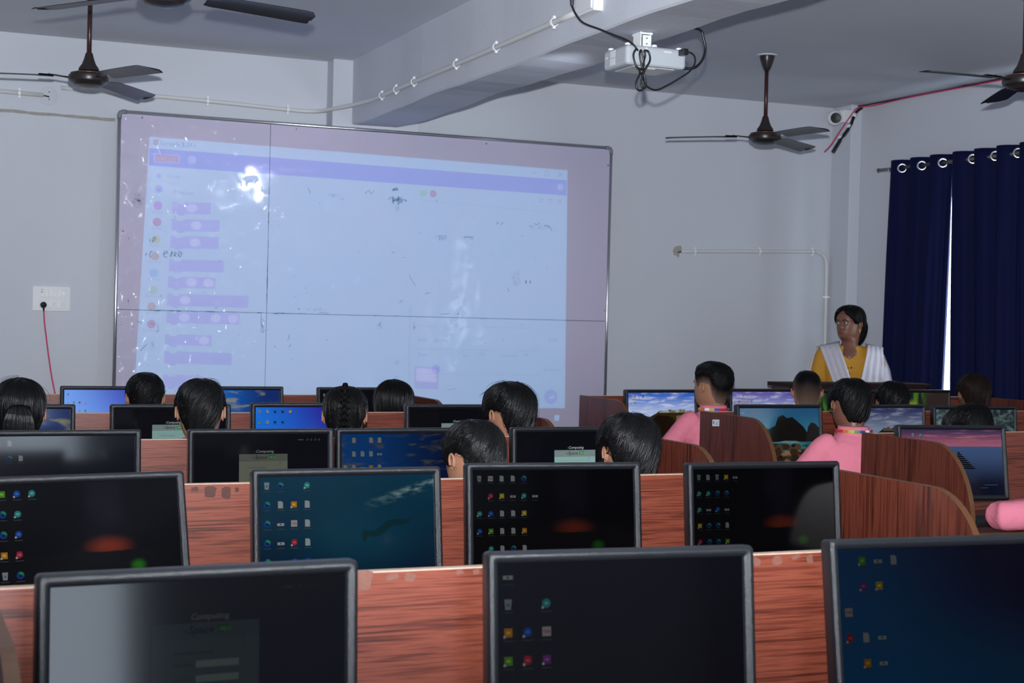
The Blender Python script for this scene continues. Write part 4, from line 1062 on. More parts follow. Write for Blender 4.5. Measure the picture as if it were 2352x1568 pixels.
class Ink:
    """flat marks drawn on a screen, grouped into one mesh with a slot for each colour"""
    def __init__(self): self.mb = MB(); self.mats = []; self.layer = 0
    def _mi(self, mat):
        if mat not in self.mats: self.mats.append(mat)
        return self.mats.index(mat)
    def poly(self, pts, mat, lay=0): self.mb.poly([(x, 0.0026 - lay * 0.0002, z) for x, z in pts], self._mi(mat))
    def rect(self, x0, z0, x1, z1, mat, lay=0): self.poly([(x0, z0), (x1, z0), (x1, z1), (x0, z1)], mat, lay)
    def disc(self, x, z, r, mat, lay=0, n=16): self.poly([(x + r * math.cos(2 * math.pi * k / n), z + r * math.sin(2 * math.pi * k / n)) for k in range(n)], mat, lay)
    def text(self, s, x, z, size, mat, lay=1, shear=0.0):
        vs, fs = text_geo(s, size, shear)
        self.mb.add([(x + a, 0.0026 - lay * 0.0002, z + c) for a, c in vs], fs, self._mi(mat))
    def build(self, name, parent):
        if not self.mb.f: return None
        o = self.mb.build(name, self.mats, parent, local=True); o['kind'] = 'stuff'
        return o
X0S, Z1S = -SWD / 2, SCZ + SHT / 2

def icon(k_, x, z, s, ink, k):
    W = em((176, 182, 184), k); 
    if k_ == 'doc':
        ink.poly([(x - .36 * s, z - .5 * s), (x + .36 * s, z - .5 * s), (x + .36 * s, z + .3 * s), (x + .16 * s, z + .5 * s), (x - .36 * s, z + .5 * s)], W)
    elif k_ == 'edge':
        ink.disc(x, z, .5 * s, em((24, 70, 150), k)); ink.poly([(x, z), (x + .5 * s, z), (x + .42 * s, z + .3 * s), (x + .1 * s, z + .5 * s), (x - .25 * s, z + .4 * s)], em((48, 150, 110), k), 1); ink.disc(x + .02 * s, z - .06 * s, .16 * s, em((12, 16, 30), k), 2)
    elif k_ == 'bin':
        ink.poly([(x - .28 * s, z - .5 * s), (x + .28 * s, z - .5 * s), (x + .38 * s, z + .5 * s), (x - .38 * s, z + .5 * s)], em((150, 160, 172), k)); ink.disc(x, z - .05 * s, .16 * s, em((90, 112, 150), k), 1)
    elif k_ == 'wide':
        ink.rect(x - .5 * s, z - .3 * s, x + .5 * s, z + .08 * s, W); ink.rect(x - .1 * s, z - .2 * s, x + .08 * s, z, em((60, 64, 70), k), 1)
    elif k_ == 'tally':
        ink.rect(x - .45 * s, z - .45 * s, x + .45 * s, z + .45 * s, em((186, 176, 178), k)); ink.text('Tally', x - .42 * s, z - .12 * s, .42 * s, em((90, 30, 40), k), 2, .2)
    else:
        c = dict(g=(96, 160, 44), o=(206, 140, 40), r=(176, 48, 70), y=(196, 170, 50), b=(34, 84, 176), t=(60, 150, 150), v=(120, 60, 140))[k_]
        if k_ in 'bt': ink.disc(x, z, .45 * s, em(c, k))
        elif k_ == 'r': ink.poly([(x - .5 * s, z - .3 * s), (x, z - .45 * s), (x + .42 * s, z - .2 * s), (x + .36 * s, z + .42 * s), (x - .3 * s, z + .45 * s)], em(c, k))
        else: ink.rect(x - .42 * s, z - .42 * s, x + .42 * s, z + .42 * s, em(c, k))
        ink.rect(x - .2 * s, z - .12 * s, x + .2 * s, z + .14 * s, em(tuple(min(255, int(v * 1.25 + 30)) for v in c), k), 1)
        ink.rect(x - .5 * s, z - .5 * s, x - .26 * s, z - .26 * s, em((200, 204, 206), k), 2)
    ink.rect(x - .55 * s, z - .82 * s, x + .55 * s, z - .74 * s, em((110, 114, 118), k * .6), 0)

def icons(ink, grid, k=1.0, s=.0165, x0=.016, z0=.020, px_=.032, pz=.044):
    for r_, row in enumerate(grid):
        for c_, kk in enumerate(row):
            if kk: icon(kk, X0S + x0 + c_ * px_, Z1S - z0 - r_ * pz, s, ink, k)

def login(ink, k=1.0, body=(150, 190, 186), head=(132, 150, 150)):
    x0, x1, zt, zb = -0.0735, 0.0815, 0.0655, -0.085
    ink.rect(x0, zb, x1, zt - .023, em(body, k)); ink.rect(x0, zt - .023, x1, zt, em(head, k))
    ink.text('n', x0 + .048, zt + .0045, .0125, em((40, 120, 60), k), 1, .2); ink.text('Computing', x0 + .0535, zt + .0045, .0125, em((205, 214, 216), k), 1, .2)
    ink.text('v', x0 + .042, zt - .0155, .0165, em((36, 110, 40), k), 2, .25); ink.text('Space', x0 + .0500, zt - .0155, .0165, em((22, 26, 28), k), 2, .25)
    ink.rect(x0 + .0940, zt - .0160, x0 + .1130, zt - .0050, em((46, 138, 60), k), 2); ink.text('PRO', x0 + .0958, zt - .0140, .0090, em((190, 220, 196), k), 3, .2)
    for a in [(x0 + .022, zt - .036, x1 - .022, zt - .0355), (x0 + .022, zb + .01, x0 + .0225, zt - .036), (x1 - .0225, zb + .01, x1 - .022, zt - .036)]: ink.rect(*a, em((104, 130, 128), k), 1)
    ink.text('Authentication Required', x0 + .030, zt - .0445, .0058, em((50, 66, 66), k), 2); ink.text('User Name', x0 + .030, zt - .061, .0058, em((50, 66, 66), k), 2); ink.text('Password', x0 + .030, zt - .082, .0058, em((50, 66, 66), k), 2)
    ink.rect(x0 + .062, zt - .064, x1 - .03, zt - .054, em((186, 214, 212), k), 2); ink.rect(x0 + .062, zt - .085, x1 - .03, zt - .075, em((186, 214, 212), k), 2)
    ink.text('c', x1 - .026, zt - .031, .010, em((40, 60, 60), k), 2)
    for q, xx in enumerate((.115, .142, .154, .168, .180)):
        if q == 0: ink.rect(xx, .108, xx + .018, .1105, em((120, 124, 130), k), 1)
        else: ink.disc(xx + .004, .1095, .0032, em((120, 124, 130), k), 1); ink.disc(xx + .004, .1095, .0020, em((16, 18, 26), k), 2)

def uvP(u, v): return (X0S + u * SWD, SCZ - SHT / 2 + v * SHT)
def cliff_ink(ink, k, flip=0.0):
    top = [(0.30, .0), (.30, .42), (.34, .50), (.42, .56), (.47, .62), (.55, .60), (.62, .64), (.70, .60), (.80, .57), (1.0, .58), (1.0, 0)]
    ink.poly([uvP(*p) for p in top], em((62, 48, 22), k))
    ink.poly([uvP(*p) for p in [(.36, .0), (.36, .44), (.44, .52), (.60, .50), (.68, .44), (.72, .30), (.70, .0)]], em((34, 22, 12), k), 1)
    ink.poly([uvP(*p) for p in [(.72, .12), (.72, .50), (1.0, .55), (1.0, .12)]], em((134, 122, 58), k), 1)
    for q in range(4): ink.poly([uvP(*p) for p in [(.75 + q * .065, .13), (.75 + q * .065, .36), (.765 + q * .065, .42), (.785 + q * .065, .36), (.785 + q * .065, .13)]], em((30, 24, 14), k), 2)
    for q in range(11):
        u = .46 + q * .05; h_ = random.uniform(.0, .035); c = random.choice([(176, 176, 168), (150, 140, 104), (190, 192, 196)])
        ink.poly([uvP(u, .57), uvP(u + .048, .57), uvP(u + .048, .60 + h_), uvP(u + .024, .615 + h_), uvP(u, .60 + h_)], em(c, k), 2)
    ink.poly([uvP(*p) for p in [(.24, .40), (.30, .46), (.36, .47), (.36, .40)]], em((40, 70, 120), k), 1)

def swimmer(ink, k):
    pts = [(.57, .44), (.585, .49), (.61, .475), (.64, .475), (.68, .51), (.72, .565), (.78, .585), (.83, .565), (.865, .61), (.85, .545), (.81, .52), (.76, .525), (.73, .49), (.69, .435), (.65, .415), (.61, .425), (.585, .365), (.575, .40)]
    ink.poly([uvP(*p) for p in pts], em((14, 52, 62), k))
def rock_ink(ink, k):
    ink.poly([uvP(*p) for p in [(.18, .38), (.20, .56), (.28, .66), (.36, .62), (.44, .68), (.48, .84), (.54, .88), (.59, .82), (.66, .84), (.74, .74), (.80, .66), (.86, .52), (.92, .38)]], em((30, 28, 26), k))
    ink.poly([uvP(*p) for p in [(.82, .38), (.86, .66), (.90, .74), (.95, .72), (1.0, .64), (1.0, .38)]], em((38, 34, 32), k), 1)
    for q in range(16):
        u, v, s = random.uniform(.42, .98), random.uniform(.04, .34), random.uniform(.025, .06)
        ink.poly([uvP(u + s * math.cos(a) * random.uniform(.7, 1.2), max(.02, v + s * 1.2 * math.sin(a) * random.uniform(.7, 1.2))) for a in [2 * math.pi * j / 9 for j in range(9)] if u + s * 1.2 < 1.0], em(random.choice([(70, 50, 36), (96, 78, 60), (44, 34, 30)]), k), 1 + q % 2) if u + s * 1.2 < 1.0 else None
    ink.poly([uvP(*p) for p in [(.44, .37), (.56, .40), (.70, .395), (.76, .37), (.60, .355)]], em((120, 166, 170), k), 3)
def pagoda_ink(ink, k):
    for q in range(9):
        w = .015 + .012 * q; ink.poly([uvP(.56 + q * .008 - w, .66 - q * .030), uvP(.56 + q * .008 + w, .655 - q * .030), uvP(.56 + q * .008 + w * .7, .635 - q * .030), uvP(.56 + q * .008 - w * .7, .637 - q * .030)], em((16, 18, 26), k))
    for a, w in ((.80, .14), (.76, .08)): ink.rect(*uvP(a, .145 if w > .1 else .10), *uvP(a + w, .155 if w > .1 else .108), em((88, 92, 104), k))
def beachrock_ink(ink, k):
    ink.poly([uvP(*p) for p in [(.62, .0), (.70, .16), (.76, .24), (.79, .34), (.81, .26), (.86, .12), (.90, .0)]], em((18, 18, 22), k))
    ink.disc(*uvP(.60, .05), .006, em((20, 20, 24), k))

scr_plain('screen_login', (9, 10, 18), (9, 10, 15))
scr_volcano('screen_volcano'); scr_volcano('screen_volcano_dim', .30)
scr_ocean('screen_ocean', .62)
scr_blue('screen_sky_blue', (112, 158, 236), (62, 72, 178), (120, 166, 236))
scr_blue('screen_vivid_blue', (20, 104, 206), (40, 26, 140), (24, 96, 200))
scr_blue('screen_deep_blue', (5, 30, 54), (9, 7, 24), (4, 32, 54), .8)
scr_beach('screen_beach', .95); scr_beach('screen_beach_dim', .20, 1.7); scr_beach('screen_beach_mid', .7, 4.0)
scr_cliff('screen_cliff', (40, 88, 178)); scr_cliff('screen_cliff_violet', (96, 84, 168), .8); scr_cliff('screen_cliff_dim', (52, 60, 120), .40)
scr_green('screen_green', .7)
scr_rocks('screen_rocks', .85)
scr_sunset('screen_sunset', .9)
scr_mist('screen_mist', .6)
scr_plain('screen_dark', (9, 9, 13), (10, 10, 17)); scr_plain('screen_greyish', (14, 16, 22), (16, 18, 26))

G_A = [['bin', 'edge', '', 't'], ['edge', 'doc', 'o', 'doc'], ['edge', 'wide', 'tally', 'doc'], ['edge', 'wide', 'r', 'doc'], ['edge', 'wide', 'b', 'b'], ['edge', 't', 'g', 'b']]
G_B = [['g', 'b', 't', ''], ['edge', 't'], ['edge', 'b'], ['o', 'r'], ['bin', 'edge']]
G_C = [['bin', 'tally', 'doc', 'doc', 'edge'], ['', 'r', 'y', 'wide', 't', 'wide'], ['t', 'b', 'doc', 'doc', 'y'], ['b', 'g', 'doc', 'doc', 'o'], ['', 't', 'doc', 'edge', 'doc'], ['wide', 'edge', 'wide', 'edge', 'wide']]
G_D = [['bin', 'doc', 'bin', 'y', 'wide'], ['t', 't', 'edge', 'edge'], ['t', 'wide', 'b', 'wide'], ['y', 'edge', 'edge', 'doc'], ['r', 'edge', 'edge', 'g'], ['b', 'edge', 'o', 'tally']]
G_E = [['wide', '', ''], ['bin', '', 't'], ['o', 'b', 'tally'], ['g', 'r', 'v'], ['', 'wide', 'wide'], ['doc', 'b', 'edge']]
G_F = [['', 'g', 'wide', 'doc'], ['', 'v', 'y', ''], ['tally', '', '', ''], ['r', 'doc', 'wide'], ['', 'o', 'wide'], ['v', 'v', 'doc']]
G_S = [['bin', 'doc', 'edge', 'edge', 'y'], ['g', 'tally', 'edge', 'edge'], ['bin', 'wide', 'edge', 'edge'], ['g', 'doc', 'edge', 'edge']]
G_T = [['', 'doc', '', 'doc', 'doc'], ['', 'doc', 'doc', 'doc', 'wide'], ['doc', 'doc', 'wide', 'o', 'doc']]

def monitor(row, xc, yaw, tilt, screen, draw, label, dy=0.0, top=1.09):
    yr = ROWY[row]
    t = thing('monitor', (xc, yr - 0.140 + dy, ZD + .0015), label, 'monitor', 'desktop monitors on the computer desks', R(yaw))
    zc = top - ZD - (MH / 2) * math.cos(R(tilt))
    def part(nm, me, mat=None):
        o = bpy.data.objects.new(nm, me); COL.objects.link(o); o.parent = t
        return o
    for nm, me in (('frame', ME_FRAME), ('back_shell', ME_BACK)):
        o = part(nm, me); o.location = (0, 0, zc); o.rotation_euler = (R(-tilt), 0, 0)
    sm = ME_SCREEN.mesh('screen', screen)
    uvl = sm.uv_layers.new(name='screen')
    for i, uv in enumerate(((0, 0), (1, 0), (1, 1), (0, 1))): uvl.data[i].uv = uv
    so = part('screen', sm); so.location = (0, 0, zc); so.rotation_euler = (R(-tilt), 0, 0)
    ink = Ink()
    if draw: draw(ink)
    ink.build('screen_print', so)
    part('stand_neck', ME_NECK); part('stand_base', ME_BASE)
    return t

# left block, nearest row to farthest
monitor('A', 0.442, 2.5, 3, 'screen_login', lambda i: login(i, .09, (120, 140, 156), (112, 130, 150)), 'nearest monitor, lower left of the picture, with a faint login panel')
monitor('A', 1.120, -4.5, 6, 'screen_dark', lambda i: icons(i, G_E, .30), 'nearest-row monitor in the lower middle with three columns of dim icons')
monitor('A', 1.762, -4, 9, 'screen_deep_blue', lambda i: icons(i, G_F, .15), 'nearest-row monitor in the lower right corner with a dark blue screen', top=1.087)
monitor('B', 0.437, 9, 15, 'screen_volcano', lambda i: icons(i, G_B, .75, x0=.036), 'second-row monitor at the left edge showing a glowing red night scene', top=1.088)
monitor('B', 1.040, 0, 8, 'screen_ocean', lambda i: (icons(i, G_A, .8), swimmer(i, 1.0)), 'second-row monitor showing a swimmer in teal water', top=1.093)
monitor('B', 1.575, -5, 7, 'screen_volcano_dim', lambda i: icons(i, G_C, .38, s=.0145, px_=.029, pz=.043), 'second-row monitor in the middle with five icon columns on a dark night scene', top=1.098)
monitor('B', 2.192, -2, 6, 'screen_volcano_dim', lambda i: icons(i, G_D, .22, s=.014, px_=.027, pz=.042), 'second-row monitor beside the curved end panel with a dark dim screen', top=1.091)
monitor('C', 0.520, 0, 4, 'screen_greyish', lambda i: icons(i, [['', 'doc', 'doc', ''], ['', '', 'edge', 'doc'], ['', '', '', ''], ['', '', 'v', '']], .5, x0=.0), 'third-row monitor at the left edge with a hazy grey screen')
monitor('C', 1.128, 0, 4, 'screen_login', lambda i: login(i, .55, (150, 156, 138), (128, 134, 126)), 'third-row monitor with a grey-green login panel, left of the centre')
monitor('C', 1.600, 1, 4, 'screen_beach_dim', lambda i: (icons(i, G_T, .42, s=.017, x0=.012, px_=.029), beachrock_ink(i, .7)), 'third-row monitor with a dim beach picture and grey icons')
monitor('C', 2.213, 0, 4, 'screen_login', lambda i: login(i, 1.4), 'third-row monitor with a bright login panel, near the centre of the picture')
monitor('D', 0.472, 0, 4, 'screen_beach_mid', None, 'fourth-row monitor at the left edge behind the student in blue')
monitor('D', 1.066, 0, 4, 'screen_login', lambda i: login(i, 1.1), 'fourth-row monitor with a login panel partly hidden by a student')
monitor('D', 1.612, 0, 4, 'screen_vivid_blue', lambda i: icons(i, G_S, .8, s=.0125, px_=.031, pz=.042, z0=.016), 'fourth-row monitor with a vivid blue screen and small round icons', top=1.096)
monitor('D', 2.258, 0, 4, 'screen_login', lambda i: login(i, 1.3), 'fourth-row monitor at the right end with a black login screen')
monitor('E', 0.328, 0, 4, 'screen_dark', None, 'farthest-row monitor at the left picture edge, mostly hidden')
monitor('E', 1.022, 0, 4, 'screen_sky_blue', lambda i: icons(i, [['bin', '', '', ''], ['wide', 'g', 'r', 'wide'], ['', 'doc', 'doc', 'g'], ['', '', '', 'doc']], 1.0, s=.010, px_=.026, pz=.038), 'farthest-row monitor with a light blue screen, left of the whiteboard edge', top=1.094)
monitor('E', 1.607, 0, 4, 'screen_beach', lambda i: beachrock_ink(i, 1.0), 'farthest-row monitor with blue sky and yellowish clouds', top=1.096)
monitor('E', 2.242, 0, 4, 'screen_dark', lambda i: icons(i, [['bin', 'tally'], ['b', ''], ['g', ''], ['edge', '']], .9, s=.012, px_=.027, pz=.034), 'farthest-row monitor with a dark screen beside the row end panel', top=1.094)
# right block
monitor('E', 3.935, 5, 4, 'screen_cliff', lambda i: (icons(i, [['wide', 'r', 'wide', 'b'], ['wide', 'g']], 1.0, s=.012, px_=.026, pz=.032), cliff_ink(i, 1.0)), 'monitor with a clifftop town under a streaky blue sky', top=1.09)
monitor('E', 4.592, 0, 4, 'screen_cliff_violet', lambda i: icons(i, [['wide', 'wide', 'g', 'o'], ['doc', 'r', 'y', 'o', 'bin'], ['doc', '', '', '']], .95, s=.013, px_=.027, pz=.034), 'monitor with a violet cloudy sky and rows of icons, behind the tall student', top=1.097)
monitor('E', 5.120, 0, 4, 'screen_green', None, 'monitor with a green forest screen, left of the two in the far right row', top=1.092)
monitor('E', 5.642, 0, 4, 'screen_green', None, 'monitor with a green and brown screen near the curtain gap', top=1.096)
monitor('D', 3.848, 0, 6, 'screen_rocks', lambda i: (icons(i, [['wide', 'b', 'r'], ['t', 'doc', '']], .8, s=.012), rock_ink(i, .85)), 'monitor showing dark rocks on a beach under a teal sky')
monitor('D', 4.440, 0, 5, 'screen_cliff_dim', lambda i: cliff_ink(i, .34), 'monitor with a dusky clifftop town, right of the student with the lanyard')
monitor('D', 4.972, -8, 5, 'screen_mist', lambda i: icons(i, [['', 'wide', 'wide'], ['doc', 'doc', ''], ['', 'wide', '']], .6, s=.013), 'monitor with a misty grey-green picture at the right edge', top=1.082)
monitor('C', 3.826, -9, 9, 'screen_sunset', lambda i: (icons(i, [['', 'bin', 't'], ['g', 'doc', 'wide']], .8, s=.013), pagoda_ink(i, .9)), 'monitor showing a pink sunset over a dark blue lake', top=1.087)

# keyboard on the nearest desk of the right block
kb = thing('keyboard', (3.93, ROWY['C'] - 0.36, ZD), 'black keyboard on the desk under the sunset monitor', 'keyboard')
MB().box((3.70, ROWY['C'] - 0.43, ZD + 0.001), (4.13, ROWY['C'] - 0.29, ZD + 0.018)).build('keyboard_body', 'black_plastic', kb, bevel=0.004)
ME_KEY = MB().rings([[Vector((sx * w, sy * w, z)) for sx, sy in ((-1, -1), (1, -1), (1, 1), (-1, 1))] for w, z in ((.0088, 0), (.0082, .004), (.0066, .0065))]).mesh('key', 'monitor_back')
for r_ in range(6):
    for c_ in range(21):
        o = bpy.data.objects.new('key', ME_KEY); COL.objects.link(o); o.parent = kb
        o.location = (-0.215 + 0.0195 * c_ + 0.004 * (r_ % 3), -0.055 + 0.0200 * r_, 0.017)

#@@PEOPLE
# ------------------------------------------------------------------ people
pm('skin', (0.36, 0.175, 0.105), 0.5, 0.4, noise=0.08, nscale=60)
pm('skin_dark', (0.21, 0.088, 0.056), 0.42, 0.45, noise=0.08, nscale=60)
pm('lips', (0.20, 0.055, 0.055), 0.45, 0.4)
pm('eye_white', (0.62, 0.60, 0.58), 0.15, 0.5)
pm('iris', (0.015, 0.010, 0.008), 0.1, 0.5)
pm('shirt_pink', (0.78, 0.22, 0.30), 0.8, 0.2, noise=0.05, nscale=40, bump=0.8, bscale=8, bdist=0.02)
pm('shirt_blue', (0.05, 0.25, 0.62), 0.8, 0.2, noise=0.05, nscale=40, bump=0.8, bscale=8, bdist=0.02)
pm('shirt_dark', (0.06, 0.045, 0.06), 0.8, 0.2, bump=0.8, bscale=8, bdist=0.02)
pm('trousers', (0.035, 0.036, 0.05), 0.85, 0.2)
pm('shoe_black', (0.015, 0.015, 0.016), 0.35, 0.5)
pm('kurta_yellow', (0.62, 0.30, 0.035), 0.75, 0.25, noise=0.06, nscale=30, bump=0.5, bscale=16)
pm('dupatta', (0.64, 0.60, 0.66), 0.8, 0.2, noise=0.06, nscale=25, bump=0.6, bscale=40)
pm('gold', (0.75, 0.48, 0.12), 0.25, 0.5, metal=1.0)
for nm_, c_ in dict(strap_red=(0.50, 0.02, 0.04), strap_orange=(0.50, 0.16, 0.02), strap_yellow=(0.45, 0.36, 0.03), strap_green=(0.08, 0.28, 0.05), strap_blue=(0.03, 0.07, 0.35)).items(): pm(nm_, c_, 0.5, 0.4)

def hair_mat(name, col, rough=0.6, spec=0.09):
    mt, nt, b = new_mat(name)
    tc = N(nt, 'ShaderNodeTexCoord'); nz = N(nt, 'ShaderNodeTexNoise'); nz.inputs['Scale'].default_value = 220; nz.inputs['Detail'].default_value = 3
    nt.links.new(tc.outputs['Object'], nz.inputs['Vector'])
    at = N(nt, 'ShaderNodeAttribute'); at.attribute_name = 'scalp'
    mx = N(nt, 'ShaderNodeMix', data_type='RGBA'); mx.inputs[6].default_value = (*col, 1); mx.inputs[7].default_value = (0.17, 0.105, 0.08, 1)
    nt.links.new(at.outputs['Fac'], mx.inputs[0]); nt.links.new(mx.outputs[2], b.inputs['Base Color'])
    b.inputs['Roughness'].default_value = rough; b.inputs['Specular IOR Level'].default_value = spec
    bp = N(nt, 'ShaderNodeBump'); bp.inputs['Strength'].default_value = 0.4; bp.inputs['Distance'].default_value = 0.002
    nt.links.new(nz.outputs[0], bp.inputs['Height']); nt.links.new(bp.outputs[0], b.inputs['Normal'])
    return mt
hair_mat('hair_black', (0.0040, 0.0037, 0.0040))
hair_mat('hair_brown', (0.016, 0.008, 0.006))
hair_mat('hair_black_locks', (0.004, 0.004, 0.0045), 0.27, 0.6)
hair_mat('hair_brown_locks', (0.018, 0.010, 0.007), 0.36, 0.4)

PZ = np.array([-.62, -.50, -.36, -.20, -.08, -.02, .03, .09, .16, .25, .36, .50, .64, .76, .86, .93, .975, 1.0])
PW = np.array([.42, .33, .27, .25, .255, .245, .255, .29, .32, .345, .365, .380, .385, .365, .31, .24, .15, .0])
PF = np.array([.26, .22, .20, .20, .25, .36, .43, .455, .46, .46, .455, .45, .455, .435, .37, .28, .17, .0])
PB = np.array([.44, .39, .36, .345, .345, .345, .35, .365, .385, .42, .465, .505, .525, .51, .44, .34, .21, .0])
_zz = np.linspace(-.62, 1, 400)
def _sm(v):
    q = np.interp(_zz, PZ, v); k = np.ones(9) / 9
    qq = np.convolve(np.pad(q, 4, mode='edge'), k, 'valid'); qq[-14:] = q[-14:]
    return qq
_W, _F, _B = _sm(PW), _sm(PF), _sm(PB)
_crown_fix = np.sqrt(np.clip(1 - _zz, 0, 1))

def head_pt(z, a, H, feat=True):
    """point of the head-and-neck surface: z in head heights above the chin, a = angle from the face"""
    w, f, bk = np.interp(z, _zz, _W), np.interp(z, _zz, _F), np.interp(z, _zz, _B)
    s, c = math.sin(a), math.cos(a)
    e = 0.90
    x = w * math.copysign(abs(s) ** e, s); y = (f if c > 0 else bk) * math.copysign(abs(c) ** e, c)
    if feat and c > 0:
        g = lambda cx, cz, sx, sz: math.exp(-((x - cx) / sx) ** 2 - ((z - cz) / sz) ** 2)
        y += 0.085 * g(0, .335, .05, .055) + 0.045 * g(0, .43, .035, .08) - 0.035 * (g(.16, .485, .08, .05) + g(-.16, .485, .08, .05)) + 0.018 * g(0, .585, .25, .04)
        y += 0.022 * g(0, .175, .09, .035) - 0.018 * g(0, .115, .10, .022) + 0.02 * g(0, .045, .09, .04) + 0.012 * (g(.2, .33, .07, .07) + g(-.2, .33, .07, .07))
    return Vector((x * H, y * H, z * H))

class Head:
    def __init__(s, H, base, yaw, tilt, roll=0.0):
        s.H, s.base, s.yaw, s.tilt, s.roll = H, Vector(base), yaw, tilt, roll
    def T(s, p):
        f = min(1, max(0, (p.z / s.H + .45) / .45)); f = f * f * (3 - 2 * f)
        piv = Vector((0, 0, -.15 * s.H))
        q = Matrix.Rotation(-s.tilt * f, 3, 'X') @ (p - piv)
        q = Matrix.Rotation(s.roll * f, 3, 'Y') @ q + piv
        return Matrix.Rotation(-s.yaw * f, 3, 'Z') @ q + s.base
    def at(s, z, a, off=0.0):
        p = head_pt(z, a, s.H, False)
        c = Vector((0, -.02 * s.H, .52 * s.H))
        d = (p - c); d.normalize()
        return s.T(p + d * off)

def add_head(mb, hd, mi=0):
    zs = list(np.linspace(-.60, .0, 16)) + list(np.linspace(.02, .70, 36)) + list(np.linspace(.73, .93, 9)) + [.955, .975, .989, .997]
    nseg = 56; rr = []
    for z in zs:
        rr.append([hd.T(head_pt(z, 2 * math.pi * j / nseg, hd.H)) for j in range(nseg)])
    mb.rings(rr, True, mi)
    H = hd.H
    for sx in (1, -1):      # ears: a shell with a rim and a lobe
        rim = []
        for k in range(15):
            t = k / 14; a = R(-60 + 275 * t)
            rim.append((.075 * math.cos(a) * (1 - .25 * t), .445 + .105 * math.sin(a)))
        def ep(yy, zz, out):
            return hd.T(Vector((sx * (.372 + out) * H, (-.02 + -yy) * H, zz * H)))
        P = [ep(-.0 + y_ * .9 + .02, z_, .055 + .03 * abs(y_)) for y_, z_ in rim]
        mb.tube(P, [(.013 * H + .002, .013 * H + .001)] * len(P), seg=7, mi=mi)
        mb.ellipsoid(hd.T(Vector((sx * .385 * H, -.035 * H, .42 * H))), (.042 * H, .058 * H, .095 * H), 10, 8, Matrix.Rotation(-hd.yaw + sx * .35, 3, 'Z'), mi)
        mb.ellipsoid(hd.T(Vector((sx * .395 * H, .005 * H, .345 * H))), (.020 * H, .030 * H, .034 * H), 8, 6, None, mi)

def hairline(a, st):
    d = abs((math.degrees(a) + 180) % 360 - 180)
    pts = st['line']
    return float(np.interp(d, [p[0] for p in pts], [p[1] for p in pts]))

LINE_BOY = [(0, .80), (25, .80), (48, .74), (62, .60), (70, .40), (80, .38), (86, .50), (100, .56), (116, .50), (124, .26), (140, .05), (165, .02), (180, .0)]
LINE_FADE = [(0, .80), (25, .80), (48, .74), (62, .62), (72, .46), (86, .52), (100, .57), (116, .50), (124, .28), (142, .08), (180, .03)]
LINE_GIRL = [(0, .80), (30, .79), (55, .68), (70, .50), (84, .46), (100, .50), (118, .36), (130, .08), (150, -.10), (180, -.14)]
LINE_LONG = [(0, .78), (30, .74), (50, .55), (62, .20), (75, -.10), (95, -.30), (130, -.42), (180, -.46)]

